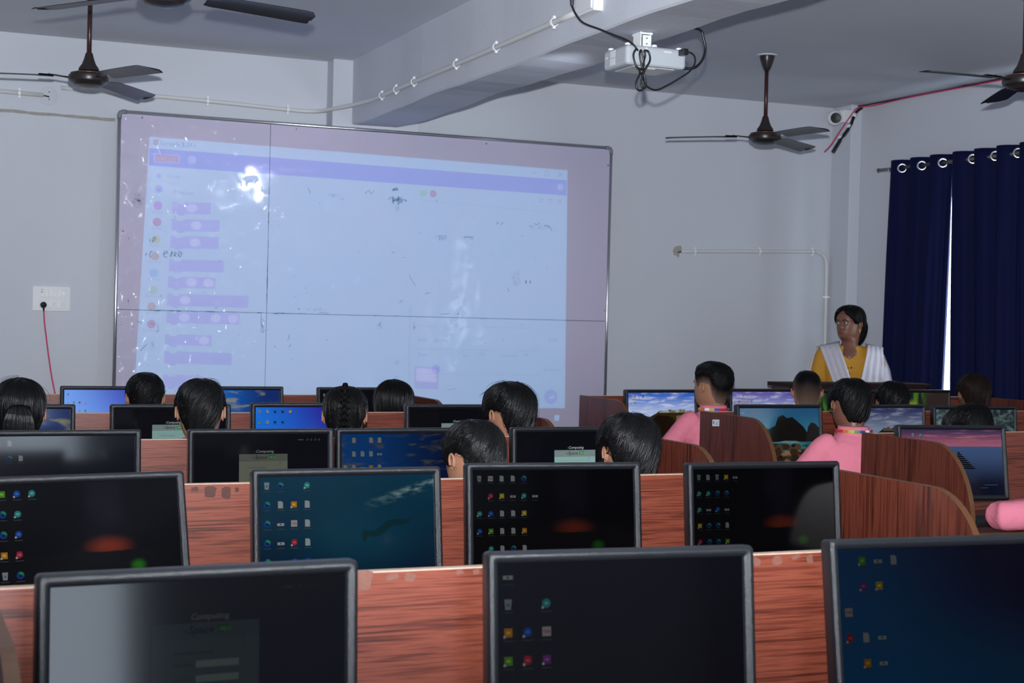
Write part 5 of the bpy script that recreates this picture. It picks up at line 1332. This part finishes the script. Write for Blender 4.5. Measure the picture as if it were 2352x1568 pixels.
def make_hair(parent, hd, st, mat):
    """cap following the skull plus locks laid over it"""
    H = hd.H; rnd = random.Random(st.get('seed', 1))
    na, nt_ = 96, 22
    th = st.get('th', .014)
    ph1, ph2 = rnd.uniform(0, 6), rnd.uniform(0, 6)
    vs, fs, sc = [], [], []
    def lift(a, t):
        e = min(1, t / .10); e = e * (2 - e)
        if st.get('fade'):
            e = .12 + .88 * min(1, max(0, (t - st['fade'] * .4) / st['fade'])) if t < st['fade'] * 1.4 else 1.0
        lump = 1 + .16 * math.sin(5 * a + ph1) * (1 - t) + .10 * math.sin(11 * a + ph2 + 7 * t) + .05 * math.sin(23 * a + 9 * t)
        return th * e * lump * (1 + .35 * st.get('top', 0) * max(0, t - .5))
    jit = [rnd.uniform(-1, 1) for _ in range(na)]
    def zt(a, t, j=None):
        z0 = hairline(a, st) + (0.018 * jit[j % na] * st.get('rag', 1.0) if j is not None else 0)
        return z0 + (1 - z0) * (1 - (1 - t) ** 1.25)
    for i in range(nt_ + 1):
        t = i / nt_
        for j in range(na):
            a = 2 * math.pi * j / na
            vs.append(hd.at(min(.9995, zt(a, t, j)), a, lift(a, t) + (rnd.uniform(-.0008, .0008))))
            f = st.get('fade', 0); dd = abs((math.degrees(a) + 180) % 360 - 180)
            sc.append(max(0.0, min(.92, 1 - t / f)) * (1 if dd > 55 else 0) if f else 0.0)
    for i in range(nt_):
        for j in range(na):
            k = (j + 1) % na
            fs.append((i * na + j, i * na + k, (i + 1) * na + k, (i + 1) * na + j))
    vs.append(sum((vs[nt_ * na + j] for j in range(na)), Vector()) / na); sc.append(0.0)
    for j in range(na): fs.append((nt_ * na + j, nt_ * na + (j + 1) % na, len(vs) - 1))
    mb = MB(); mb.add(vs, fs)
    nb = len(mb.v)
    sw, ln = st.get('swirl', .25), st.get('len', .5)
    for q in range(int(st.get('n', 620) * 1.7)):
        a0 = rnd.uniform(0, 2 * math.pi); t0 = 1 - rnd.random() ** 1.6 * .75
        if st.get('fade') and t0 < st['fade'] * 1.5: continue
        L_ = ln * rnd.uniform(.5, 1.2); da = sw * rnd.uniform(.4, 1.4) + rnd.uniform(-.12, .12)
        ups = rnd.uniform(.0001, .0016) + (rnd.random() < .03) * rnd.uniform(.0008, .003) * st.get('fly', 1)
        P = []
        for k in range(7):
            u = k / 6; t = max(-.03 * st.get('over', 1), t0 - L_ * u); a = a0 + da * u
            z = zt(a, max(0, t)) + min(0, t)
            P.append(hd.at(min(.9985, z), a, lift(a, max(.02, t)) + ups * (1 + .6 * math.sin(u * 3.1))))
        if (P[0] - P[-1]).length < .01: continue
        w = rnd.uniform(.00038, .0007)
        mb.tube(P, [w, w, w, w, w * .9, w * .7, w * .25], seg=3, mi=1)
    for P, r_ in st.get('extra', lambda h_: [])(hd):
        mb.tube(P, r_, seg=8 if isinstance(r_, list) else 3, mi=0 if isinstance(r_, list) else 1)
    sc += [0.0] * (len(mb.v) - nb)
    o = mb.build('hair', [mat, mat + '_locks'], parent, local=True, smooth=True)
    at = o.data.attributes.new('scalp', 'FLOAT', 'POINT'); at.data.foreach_set('value', sc[:len(mb.v)])
    return o

def fuse(mb, name, mats, parent, voxel, it=6):
    """union of overlapping closed shapes into one continuous skin"""
    me = mb.mesh(name, mats); tmp = bpy.data.objects.new(name, me); COL.objects.link(tmp)
    rm = tmp.modifiers.new('r', 'REMESH'); rm.mode = 'VOXEL'; rm.voxel_size = voxel
    sm = tmp.modifiers.new('s', 'SMOOTH'); sm.iterations = it; sm.factor = .5
    dg = bpy.context.evaluated_depsgraph_get()
    nm = bpy.data.meshes.new_from_object(tmp.evaluated_get(dg))
    bpy.data.objects.remove(tmp); bpy.data.meshes.remove(me)
    nm.name = name
    nm.polygons.foreach_set('use_smooth', [True] * len(nm.polygons))
    if parent is None: return nm
    o = bpy.data.objects.new(name, nm); COL.objects.link(o); o.parent = parent
    return o

def ering(c, rx, ry, n=20, ax=Vector((1, 0, 0)), ay=Vector((0, 1, 0)), p=.85):
    c = Vector(c); out = []
    for j in range(n):
        a = 2 * math.pi * j / n; s, q = math.sin(a), math.cos(a)
        out.append(c + ax * (rx * math.copysign(abs(q) ** p, q)) + ay * (ry * math.copysign(abs(s) ** p, s)))
    return out

def add_hand(mb, wrist, fwd, side, upv, s=1.0, curl=.5):
    """palm, four bent fingers of different lengths and a thumb from the palm's side"""
    w = Vector(wrist); f = Vector(fwd).normalized(); sd = Vector(side).normalized(); u = Vector(upv).normalized()
    mb.tube([w - f * .02 * s, w + f * .01 * s, w + f * .04 * s, w + f * .072 * s], [(.012 * s, .019 * s), (.012 * s, .023 * s), (.012 * s, .032 * s), (.010 * s, .033 * s)], seg=12, side=u)
    for k, (off, L_) in enumerate(((-.027, .058), (-.009, .068), (.009, .064), (.026, .050))):
        b0 = w + f * .066 * s + sd * off * s
        P = [b0]; d = f.copy()
        for i in range(3):
            d = (Matrix.Rotation(curl * (.35 + .25 * i), 3, sd) @ d); P.append(P[-1] + d * L_ * s * (.42, .32, .26)[i])
        mb.tube(P, [.0085 * s, .008 * s, .0075 * s, .0055 * s], seg=8)
    b0 = w + f * .02 * s - sd * .024 * s
    P = [b0, b0 + (f * .6 - sd * .8) * .028 * s, b0 + (f * 1.0 - sd * .75 - u * .1) * .042 * s, b0 + (f * 1.5 - sd * .7 - u * .3) * .046 * s]
    mb.tube(P, [.011 * s, .010 * s, .009 * s, .006 * s], seg=8)

BOY = dict(line=LINE_BOY, th=.015, n=620, swirl=.5, len=.55, seed=3)
def person(label, crown, H, byaw, hyaw, style, shirt='shirt_pink', skin='skin', hairm='hair_black', tilt=.08, stand=False, lean=.05, lanyard=None, arms=None, wide=1.0, group='students at the computer desks', roll=0.0):
    """figure facing local +Y; crown = world position of the top of the hair"""
    X, Y, Z = crown
    t = thing('person', (X, Y, 0), label, 'person', group, -R(byaw))
    th = style.get('th', .015)
    zc = Z - th - H * (1 - .10 * abs(tilt))            # chin height
    hd = Head(H, (0, 0.0, zc), R(hyaw - byaw), tilt, roll)
    zs = zc - .060                                       # shoulder line
    zh = max(.36, zs - .36)                              # hip centre
    hy = -.05 - lean
    k = wide
    torso = [(hy, zh - .07, .10, .085), (hy, zh, .125, .095), (hy + lean * .3, zh + .10, .120, .088), (hy + lean * .6, zh + .20, .132, .092), (hy + lean * .9, zs - .06, .145, .090), (hy + lean + .005, zs - .015, .130, .078), (hy + lean + .015, zs + .02, .085, .062), (hy + lean + .03, zs + .045, .055, .052)]
    sh = [Vector((sx * .135 * k, hy + lean, zs - .035)) for sx in (1, -1)]
    if arms is None:
        arms = [((sx * .225 * k, hy + lean + .06, max(.812, zs - .20)), (sx * .10, hy + lean + .27, .792)) for sx in (1, -1)]
    # clothing: shirt with sleeves as one fused surface
    mb = MB()
    mb.rings([ering((0, y_, z_), rx * k, ry) for y_, z_, rx, ry in torso])
    for i in range(2):
        e, w = Vector(arms[i][0]), Vector(arms[i][1])
        mb.tube(smooth_path([sh[i] + Vector((-.03 * (1 if i == 0 else -1), 0, .012)), sh[i], sh[i].lerp(e, .5), e, e.lerp(w, .35), e.lerp(w, .80)], 3), [.061 - .0009 * q for q in range(16)], seg=12)
    st_ = fuse(mb, 'shirt', shirt, t, .0095)
    # collar
    mb = MB(); rr = []
    cy = hy + lean + .018
    for dz, ex in ((.020, .004), (.050, -.002), (.062, -.001), (.060, .006), (.030, .014), (.022, .012)):
        rr.append(ering((0, cy + dz * .25, zs + dz), .058 * k ** .5 + ex, .055 + ex, 24, p=1.0))
    mb.rings(rr, cap=False); mb.build('collar', shirt, st_, local=True, smooth=True)
    # body
    mb = MB()
    mb.rings([ering((0, y_, z_), rx * k * .86, ry * .86) for y_, z_, rx, ry in torso])
    for i in range(2):
        e, w = Vector(arms[i][0]), Vector(arms[i][1])
        mb.tube(smooth_path([sh[i], sh[i].lerp(e, .5), e, e.lerp(w, .5), w], 3), [.042, .041, .040, .039, .038, .036, .036, .035, .034, .031, .028, .025, .022], seg=10)
    if stand:
        legs = [[(sx * .07, hy, zh), (sx * .08, hy + .03, zh * .52), (sx * .085, hy + .0, .07)] for sx in (1, -1)]
    else:
        legs = [[(sx * .07, hy, zh - .01), (sx * .095, hy + .34, zh + .01), (sx * .10, hy + .32, .07)] for sx in (1, -1)]
    for lg_ in legs: mb.tube(smooth_path(lg_, 4), [.072, .070, .066, .062, .056, .052, .048, .042, .036], seg=10)
    bm = fuse(mb, 'body', skin, None, .011, 4)
    mb = MB(); add_head(mb, hd)
    for i, sx in enumerate((1, -1)):
        e, w = Vector(arms[i][0]), Vector(arms[i][1]); f = (w - e); f.z *= .25
        add_hand(mb, w, f, Vector((sx, 0, 0)), Vector((0, 0, 1)), .86)
    nv = len(bm.vertices); co = np.empty(nv * 3, dtype=np.float32); bm.vertices.foreach_get('co', co)
    mb.add([tuple(c) for c in co.reshape(-1, 3)], [tuple(p.vertices) for p in bm.polygons]); bpy.data.meshes.remove(bm)
    mb.build('body', skin, t, local=True, smooth=True)
    # trousers and shoes
    mb = MB(); mb.rings([ering((0, hy, zh - .09), .11 * k, .095), ering((0, hy, zh), .132 * k, .103), ering((0, hy, zh + .07), .128 * k, .098)])
    for lg_ in legs: mb.tube(smooth_path(lg_, 4), [.086, .083, .078, .074, .068, .062, .058, .054, .052], seg=12)
    fuse(mb, 'trousers', 'trousers', t, .013)
    for lg_ in legs:
        fx, fy_, _z = lg_[-1]
        mb = MB(); mb.rings([ering((fx, fy_ + a, .035 + h_ / 2), w_, h_ / 2 + .018, 14, Vector((1, 0, 0)), Vector((0, 0, 1))) for a, w_, h_ in ((-.06, .022, .03), (-.045, .032, .045), (.0, .034, .05), (.06, .036, .03), (.12, .036, .016), (.15, .02, .008))])
        mb.v = [(p[0], p[1], max(.001, p[2] - .016)) for p in mb.v]
        mb.build('shoe', 'shoe_black', t, local=True, smooth=True)
    make_hair(t, hd, style, hairm)
    # eyes and brows
    for sx in (1, -1):
        c = hd.T(Vector((sx * .155 * H, .405 * H, .485 * H)))
        ey = MB().ellipsoid(c, (.055 * H, .04 * H, .036 * H), 12, 8, Matrix.Rotation(-(hd.yaw), 3, 'Z')).build('eye', 'eye_white', t, local=True, smooth=True)
        MB().ellipsoid(hd.T(Vector((sx * .155 * H, .437 * H, .485 * H))), (.026 * H, .010 * H, .028 * H), 10, 6, Matrix.Rotation(-(hd.yaw), 3, 'Z')).build('iris', 'iris', ey, local=True, smooth=True)
        mb = MB(); mb.tube([hd.T(Vector((sx * x * H, y * H, z * H))) for x, y, z in ((.06, .455, .575), (.13, .455, .595), (.20, .43, .59), (.26, .385, .565))], [.006 * H, .012 * H, .011 * H, .004 * H], seg=6); mb.build('eyebrow', hairm, t, local=True, smooth=True)
    mb = MB()
    mb.ellipsoid(hd.T(Vector((0, .478 * H, .180 * H))), (.085 * H, .018 * H, .016 * H), 12, 6, Matrix.Rotation(-hd.yaw, 3, 'Z')); mb.ellipsoid(hd.T(Vector((0, .476 * H, .152 * H))), (.072 * H, .018 * H, .018 * H), 12, 6, Matrix.Rotation(-hd.yaw, 3, 'Z'))
    mb.build('mouth', 'lips', t, local=True, smooth=True)
    if lanyard:
        mb = MB(); n = 40; cols = ['strap_red', 'strap_orange', 'strap_yellow', 'strap_green', 'strap_blue', 'sticker_white']
        for j in range(n):
            a0, a1 = 2 * math.pi * j / n, 2 * math.pi * (j + 1) / n
            def rp(a, dz, o): return (math.cos(a) * (.079 + o) * k ** .5, cy + .012 + math.sin(a) * (.077 + o), zs + .036 + dz - .03 * max(0, math.sin(a)))
            q = {'a': [5, 0, 0, 0, 1, 2, 3, 4], 'b': [0, 4, 2, 1, 5, 2, 4, 0]}[lanyard][(j // 2) % 8]
            mb.add([rp(a0, 0, 0), rp(a1, 0, 0), rp(a1, .012, -.002), rp(a0, .012, -.002)], [(0, 1, 2, 3)], q)
        mb.build('lanyard', cols, t, local=True).modifiers.new('thickness', 'SOLIDIFY').thickness = .0015
    return t, hd

def tail(hd):      # gathered tail hanging down the back of the head
    H = hd.H; out = []
    rnd = random.Random(5)
    base = [(0, -.50, .62), (0, -.60, .50), (0, -.60, .30), (0, -.56, .05), (0, -.52, -.25), (0, -.50, -.52)]
    P = smooth_path([hd.T(Vector((x * H, y * H, z * H))) for x, y, z in base], 4)
    out.append((P, [(.030 * H + .05 * H * 0, .10 * H)] + [(.06 * H + .02 * H * min(1, i / 6), .16 * H + .07 * H * min(1, i / 8)) for i in range(1, len(P))]))
    for q in range(110):
        dx = rnd.uniform(-.25, .25); dy = -.08 * math.sqrt(max(0, 1 - (dx / .26) ** 2)) - .012
        out.append((smooth_path([hd.T(Vector(((x + dx * min(1, .45 + .3 * i)) * H, (y + dy) * H, z * H))) for i, (x, y, z) in enumerate(base)], 2), .0006))
    return out
def braid(hd):     # plait worked down the middle of the back of the head
    H = hd.H; out = []
    for k in range(11):
        z = .93 - k * .098; off = .010 + .004 * (k % 2)
        for sx in (1, -1):
            p0 = hd.at(min(.96, z + .05), math.pi + sx * .20, .014); p1 = hd.at(z, math.pi + sx * .03, .022 + off); p2 = hd.at(max(-.12, z - .07), math.pi - sx * .07, .016)
            out.append((smooth_path([p0, p1, p2], 4), [.002, .003, .0042, .005, .0055, .005, .004, .003, .002]))
    rnd = random.Random(9)
    for k in range(120):
        sx = rnd.choice((1, -1)); z = rnd.uniform(.15, .95); a = rnd.uniform(.35, 1.25)
        out.append((smooth_path([hd.at(min(.97, z + .06), math.pi + sx * a, .015), hd.at(z, math.pi + sx * a * .5, .017), hd.at(z - .08, math.pi + sx * .08, .018)], 3), .0005))
    return out
def long_hair(hd):
    H = hd.H; out = []
    rnd = random.Random(12)
    for k in range(160):
        a = math.pi + rnd.uniform(-1.5, 1.5); z0 = rnd.uniform(.45, .9)
        out.append((smooth_path([hd.at(z0, a, .020), hd.at(z0 - .35, a, .022), hd.at(-.10, a, .024), hd.at(-.46, a, .026)], 3), .0006))
    P = [hd.at(min(.985, .40 + .58 * math.sin(u * math.pi)), R(62) if u < .5 else R(-62), .019) for u in np.linspace(0, 1, 15)]
    return out

def S(**kw): d = dict(BOY); d.update(kw); return d
# left block
person('student in a blue shirt seated at the left edge of the picture', (0.456, 5.369, 1.212), .200, 0, 5, S(line=LINE_GIRL, th=.014, n=420, swirl=.05, seed=11, fly=3, extra=tail), 'shirt_blue', tilt=.05)
person('student in the farthest left row facing a light blue screen, only the head showing', (1.091, 6.66, 1.180), .190, 5, 9, S(th=.011, n=420, len=.25, seed=12), tilt=.10)
person('student in front of the half-hidden login screen in the fourth row', (1.074, 5.369, 1.212), .200, 8, 12, S(th=.013, n=700, len=.35, seed=13, fly=2), tilt=.22)
person('student bent towards the vivid blue screen in the fourth row', (1.609, 5.369, 1.190), .190, 8, 17, S(line=LINE_GIRL, th=.011, n=260, swirl=.0, seed=14, extra=braid), tilt=.12)
person('student in the farthest left row beside the row end panel', (2.231, 6.66, 1.157), .190, 10, 28, S(line=LINE_LONG, th=.018, n=500, swirl=.05, len=.7, seed=15, extra=long_hair), tilt=.10)
person('student in pink at the right end of the fourth row, head turned to the left', (2.279, 5.369, 1.208), .205, 0, -14, S(th=.018, n=760, seed=16, fly=3), tilt=.12, arms=[((.165, .02, .83), (.08, .25, .792)), ((-.20, .02, .82), (-.10, .25, .792))])
person('student in the third row between the beach screen and the bright login screen', (1.649, 4.135, 1.152), .195, 0, -14, S(th=.012, n=900, len=.45, seed=17), tilt=.16)
person('student in pink in the third row just right of the bright login screen', (2.190, 4.185, 1.168), .200, 10, 7, S(th=.020, n=950, swirl=.8, len=.7, seed=18, over=3, fly=2), tilt=.18)
# right block
person('student in pink half risen from the seat before the clifftop town screen', (3.883, 6.56, 1.262), .200, 8, -18, S(line=LINE_FADE, fade=.30, th=.016, n=360, len=.25, seed=19, top=1), tilt=.03, stand=True, lanyard='b', wide=1.08)
person('student in pink with closely cropped neck, in front of the woman in yellow', (4.550, 6.71, 1.216), .190, 15, 30, S(line=LINE_FADE, fade=.62, th=.012, n=260, len=.2, seed=20), tilt=.05)
person('student in pink wearing a rainbow lanyard, leaning towards the monitor', (3.802, 5.269, 1.238), .190, 15, 10, S(th=.013, n=420, len=.35, seed=21), tilt=.22, stand=True, lanyard='a', wide=1.02, skin='skin_dark')
person('student in the dark between the two green forest screens', (5.105, 6.71, 1.165), .200, 15, 28, S(th=.016, n=380, seed=22), 'shirt_dark', tilt=.15, skin='skin_dark')
person('student in the dark below the curtains, at the far right', (5.651, 6.70, 1.210), .200, 15, 22, S(line=LINE_GIRL, th=.014, n=380, seed=23), 'shirt_dark', tilt=.12, hairm='hair_brown', skin='skin_dark')
person('student bent low behind the sunset monitor', (4.36, 5.13, 1.140), .205, 10, -12, S(th=.015, n=520, seed=24), 'shirt_dark', tilt=.45, skin='skin_dark')
person('student in pink at the right picture edge, only an elbow on the desk showing', (4.22, 3.98, 1.16), .20, 0, 0, S(th=.014, n=300, seed=25),
       arms=[((.24, .10, .80), (.05, .30, .79)), ((-.63, .12, .818), (-.28, .36, .80))], tilt=.15)

# the woman standing by the far wall
def woman():
    X, Y, Z = 6.095, 8.50, 1.604
    t = thing('person', (X, Y, 0), 'woman in a yellow kurta with a white scarf, standing by the far wall', 'person', None, R(146))
    H, th = .205, .018
    zc = Z - th - H
    hd = Head(H, (0.0, .015, zc), R(40), .02, .02)        # local +Y points at the camera side; she looks to the picture's left
    zs = zc - .085
    zh = .86
    tor = [(0, zh - .30, .19, .14), (0, zh - .10, .185, .135), (0, zh + .05, .165, .120), (0, zh + .20, .150, .112), (.012, zh + .30, .165, .125), (.01, zs - .05, .178, .108), (0, zs - .005, .150, .085), (0, zs + .02, .105, .070), (.0, zs + .034, .075, .062)]
    sh = [Vector((sx * .165, 0, zs - .04)) for sx in (1, -1)]
    arms = [(Vector((sx * .235, -.01, zs - .30)), Vector((sx * .16, .16, zs - .46))) for sx in (1, -1)]
    mb = MB(); mb.rings([ering((0, y_, z_), rx, ry, 28) for y_, z_, rx, ry in [(0, .42, .25, .17)] + tor])
    for i in range(2):
        e, w = arms[i]
        mb.tube(smooth_path([sh[i] + Vector((-.05 * (1 if i == 0 else -1), 0, .012)), sh[i], sh[i].lerp(e, .5), e, e.lerp(w, .4)], 3), [.064, .066, .066, .064, .062, .060, .058, .056, .055, .053, .052, .050, .048], seg=12)
    ku = fuse(mb, 'kurta', 'kurta_yellow', t, .0085, 8)
    mb = MB(); mb.rings([ering((0, y_, z_), rx * .84, ry * .84) for y_, z_, rx, ry in tor])
    for i in range(2):
        e, w = arms[i]; mb.tube(smooth_path([sh[i], sh[i].lerp(e, .5), e, e.lerp(w, .5), w], 3), [.046, .045, .044, .042, .041, .040, .038, .036, .034, .031, .028, .025, .023], seg=10)
    legs = [[(sx * .09, 0, zh - .05), (sx * .09, .02, .46), (sx * .09, 0, .07)] for sx in (1, -1)]
    for lg_ in legs: mb.tube(smooth_path(lg_, 4), [.090, .085, .078, .070, .062, .058, .052, .044, .038], seg=10)
    bm = fuse(mb, 'body', 'skin_dark', None, .010, 4)
    mb = MB(); add_head(mb, hd)
    # upper chest showing in the neckline
    mb.rings([ering((0, .012 + dy, zs + dz), rx, ry, 24, p=1.0) for dz, rx, ry, dy in ((-.085, .030, .040, .050), (-.06, .058, .068, .040), (-.03, .080, .086, .018), (-.005, .085, .078, .006), (.02, .070, .066, .0), (.045, .055, .056, .0), (.07, .048, .052, 0))])
    for i, sx in enumerate((1, -1)):
        e, w = arms[i]; add_hand(mb, w, (w - e), Vector((sx, 0, 0)), Vector((0, .3, 1)), .95)
    nv = len(bm.vertices); co = np.empty(nv * 3, dtype=np.float32); bm.vertices.foreach_get('co', co)
    mb.add([tuple(c) for c in co.reshape(-1, 3)], [tuple(p.vertices) for p in bm.polygons]); bpy.data.meshes.remove(bm)
    mb.build('body', 'skin_dark', t, local=True, smooth=True)
    mb = MB()
    for lg_ in legs: mb.tube(smooth_path(lg_, 4), [.11, .105, .10, .09, .08, .075, .07, .062, .055], seg=12)
    fuse(mb, 'trousers', 'dupatta', t, .014)
    for lg_ in legs:
        fx, fy_, _z = lg_[-1]
        mb = MB(); mb.rings([ering((fx, fy_ + a, .03 + h_ / 2), w_, h_ / 2 + .012, 14, Vector((1, 0, 0)), Vector((0, 0, 1))) for a, w_, h_ in ((-.06, .022, .03), (-.045, .032, .045), (.0, .034, .05), (.06, .038, .03), (.13, .036, .016), (.16, .02, .008))])
        mb.v = [(p[0], p[1], max(.001, p[2] - .012)) for p in mb.v]
        mb.build('shoe', 'shoe_black', t, local=True, smooth=True)
    def knot(h_):
        P = smooth_path([h_.at(.55, math.pi, .012), h_.at(.35, math.pi, .030), h_.at(.10, math.pi, .034), h_.at(-.15, math.pi, .030), h_.at(-.42, math.pi, .030), h_.at(-.60, math.pi - .2, .05)], 4)
        return [(P, [.030, .040, .044, .046, .046, .045, .044, .042, .040, .038, .036, .034, .032, .030, .028, .026, .024, .020, .016, .012, .008][:len(P)])]
    make_hair(t, hd, dict(line=[(0, .90), (8, .88), (22, .80), (40, .70), (56, .60), (70, .46), (84, .46), (100, .50), (118, .34), (130, .10), (180, -.06)], th=.017, n=420, swirl=.0, len=.6, seed=31, rag=.4, extra=knot), 'hair_black')
    for sx in (1, -1):
        ey = MB().ellipsoid(hd.T(Vector((sx * .155 * H, .408 * H, .485 * H))), (.058 * H, .04 * H, .034 * H), 12, 8, Matrix.Rotation(-hd.yaw, 3, 'Z')).build('eye', 'eye_white', t, local=True, smooth=True)
        MB().ellipsoid(hd.T(Vector((sx * .155 * H, .440 * H, .485 * H))), (.028 * H, .010 * H, .030 * H), 10, 6, Matrix.Rotation(-hd.yaw, 3, 'Z')).build('iris', 'iris', ey, local=True, smooth=True)
        mb = MB(); mb.tube([hd.T(Vector((sx * x * H, y * H, z * H))) for x, y, z in ((.06, .462, .570), (.13, .460, .592), (.20, .435, .588), (.27, .385, .560))], [.008 * H, .014 * H, .012 * H, .004 * H], seg=6); mb.build('eyebrow', 'hair_black', t, local=True, smooth=True)
        mb = MB(); c = hd.T(Vector((sx * .415 * H, .0, .26 * H)))
        mb.ellipsoid(c, (.005, .005, .006), 8, 6); mb.ellipsoid(c - Vector((0, 0, .010)), (.004, .004, .006), 8, 6); mb.ellipsoid(c - Vector((0, 0, .019)), (.005, .005, .005), 8, 6)
        mb.build('earring', 'gold', t, local=True, smooth=True)
    mb = MB()
    mb.ellipsoid(hd.T(Vector((0, .480 * H, .182 * H))), (.095 * H, .020 * H, .018 * H), 12, 6, Matrix.Rotation(-hd.yaw, 3, 'Z')); mb.ellipsoid(hd.T(Vector((0, .478 * H, .150 * H))), (.082 * H, .020 * H, .020 * H), 12, 6, Matrix.Rotation(-hd.yaw, 3, 'Z'))
    mb.build('mouth', 'lips', t, local=True, smooth=True)
    for x, z in ((-.012, zs - .115), (.012, zs - .117), (.002, zs - .155)):
        MB().ellipsoid((x, .137, z), (.006, .004, .006), 10, 6).build('button', 'shoe_black', ku, local=True, smooth=True)
    # scarf: two pleated bands over the shoulders meeting below the chest
    tz = [q[1] for q in tor]; tw = [q[2] for q in tor]; td = [q[3] for q in tor]; ty = [q[0] for q in tor]
    def front(x, z, off):
        w, d, y0 = np.interp(z, tz, tw), np.interp(z, tz, td), np.interp(z, tz, ty)
        c = min(.985, abs(x) / w)
        return Vector((x, y0 + d * math.sqrt(1 - c * c) + off, z))
    def back(x, z, off):
        w, d, y0 = np.interp(z, tz, tw), np.interp(z, tz, td), np.interp(z, tz, ty)
        c = min(.985, abs(x) / w)
        return Vector((x, y0 - d * math.sqrt(1 - c * c) - off, z))
    sc = MB()
    # local +X is the picture's left because she faces the camera
    def band(rows, n=14):
        vs, fs = [], []
        for i, (l, r_) in enumerate(rows):
            for j in range(n + 1):
                u = j / n; p = l.lerp(r_, u); q = .007 * math.sin(u * 21 + i * .25) + .003 * math.sin(u * 43 + i)
                vs.append(p + Vector((0, q + .004, abs(q) * .3)))
        for i in range(len(rows) - 1):
            for j in range(n):
                a = i * (n + 1) + j; fs.append((a, a + 1, a + n + 2, a + n + 1))
        sc.add(vs, fs)
    rows = [(back(.215, zs - .22, .03), back(.07, zs - .22, .03)), (back(.20, zs - .08, .025), back(.07, zs - .08, .02)), (Vector((.222, -.02, zs + .018)), Vector((.066, -.02, zs + .060)))]
    for u in np.linspace(0, 1, 12):
        xc = .135 - .165 * u; z = zs + .02 - .42 * u; hw = .062 - .004 * u
        rows.append((front(xc + hw, z - .012, .034) + Vector((0, 0, .01 * (1 - u))), front(xc - hw, z + .030 * (1 - u) - .01, .034)))
    band(rows)
    rows = [(back(-.09, zs - .22, .03), back(-.22, zs - .22, .03)), (back(-.10, zs - .08, .025), back(-.21, zs - .08, .025)), (Vector((-.105, -.02, zs + .048)), Vector((-.225, -.02, zs + .016)))]
    for u in np.linspace(0, 1, 12):
        xl = -.118 + .085 * u; xr = -.205 - .035 * u; z = zs + .015 - .44 * u
        l = front(xl, z, .036 + .012 * (1 - u)); r2 = front(max(xr, -.15), z, .046); rows.append((l + Vector((0, 0, .018 * (1 - u) ** 2)), Vector((xr - .012, r2.y - .012 - .01 * u, z - .010 + .02 * (1 - u) ** 2))))
    band(rows)
    # loose outer fall beside each arm
    band([(Vector((-.195, .05, zs - .01)), Vector((-.235, -.04, zs - .03))), (Vector((-.215, .07, zs - .12)), Vector((-.275, -.03, zs - .13))), (Vector((-.235, .08, zs - .24)), Vector((-.300, -.02, zs - .25))), (Vector((-.245, .08, zs - .40)), Vector((-.315, -.02, zs - .40)))], 8)
    band([(Vector((.205, -.06, zs + .0)), Vector((.170, -.09, zs - .0))), (Vector((.262, -.07, zs - .06)), Vector((.20, -.11, zs - .06))), (Vector((.285, -.07, zs - .16)), Vector((.22, -.12, zs - .16))), (Vector((.290, -.07, zs - .30)), Vector((.23, -.12, zs - .30)))], 8)
    o = sc.build('scarf', 'dupatta', t, local=True, smooth=True)
    o.modifiers.new('thickness', 'SOLIDIFY').thickness = .002
    return t
woman()

# unseen curtains added along the back of the room to darken screen reflections
def back_curtain(x0, x1, label):
    t = thing('curtain', ((x0 + x1) / 2, YB + .09, .25), label, 'curtain', 'added curtains across the unseen back wall')
    nu = 120; vs, fs = [], []
    for j, z in enumerate((2.62, 1.9, 1.2, .25)):
        for i in range(nu + 1):
            u = i / nu; vs.append((x0 + (x1 - x0) * u, YB + .09 + .035 * math.sin(u * (x1 - x0) / .2 * 6.28) + .01 * math.sin(u * 37 + j), z))
    for j in range(3):
        for i in range(nu): q = j * (nu + 1) + i; fs.append((q, q + 1, q + nu + 2, q + nu + 1))
    MB().add(vs, fs).build('cloth', 'curtain_blue', t, smooth=True).modifiers.new('thickness', 'SOLIDIFY').thickness = .002
    mb = MB(); mb.tube([(x0 - .05, YB + .09, 2.60), (x1 + .05, YB + .09, 2.60)], .011, seg=8); mb.build('rail', 'rod_metal', t, smooth=True)
back_curtain(2.9, 4.6, 'unseen navy blue curtain added on the back wall to darken screen reflections')
back_curtain(4.7, 6.4, 'unseen navy blue curtain added in the back corner by the right wall to darken screen reflections')
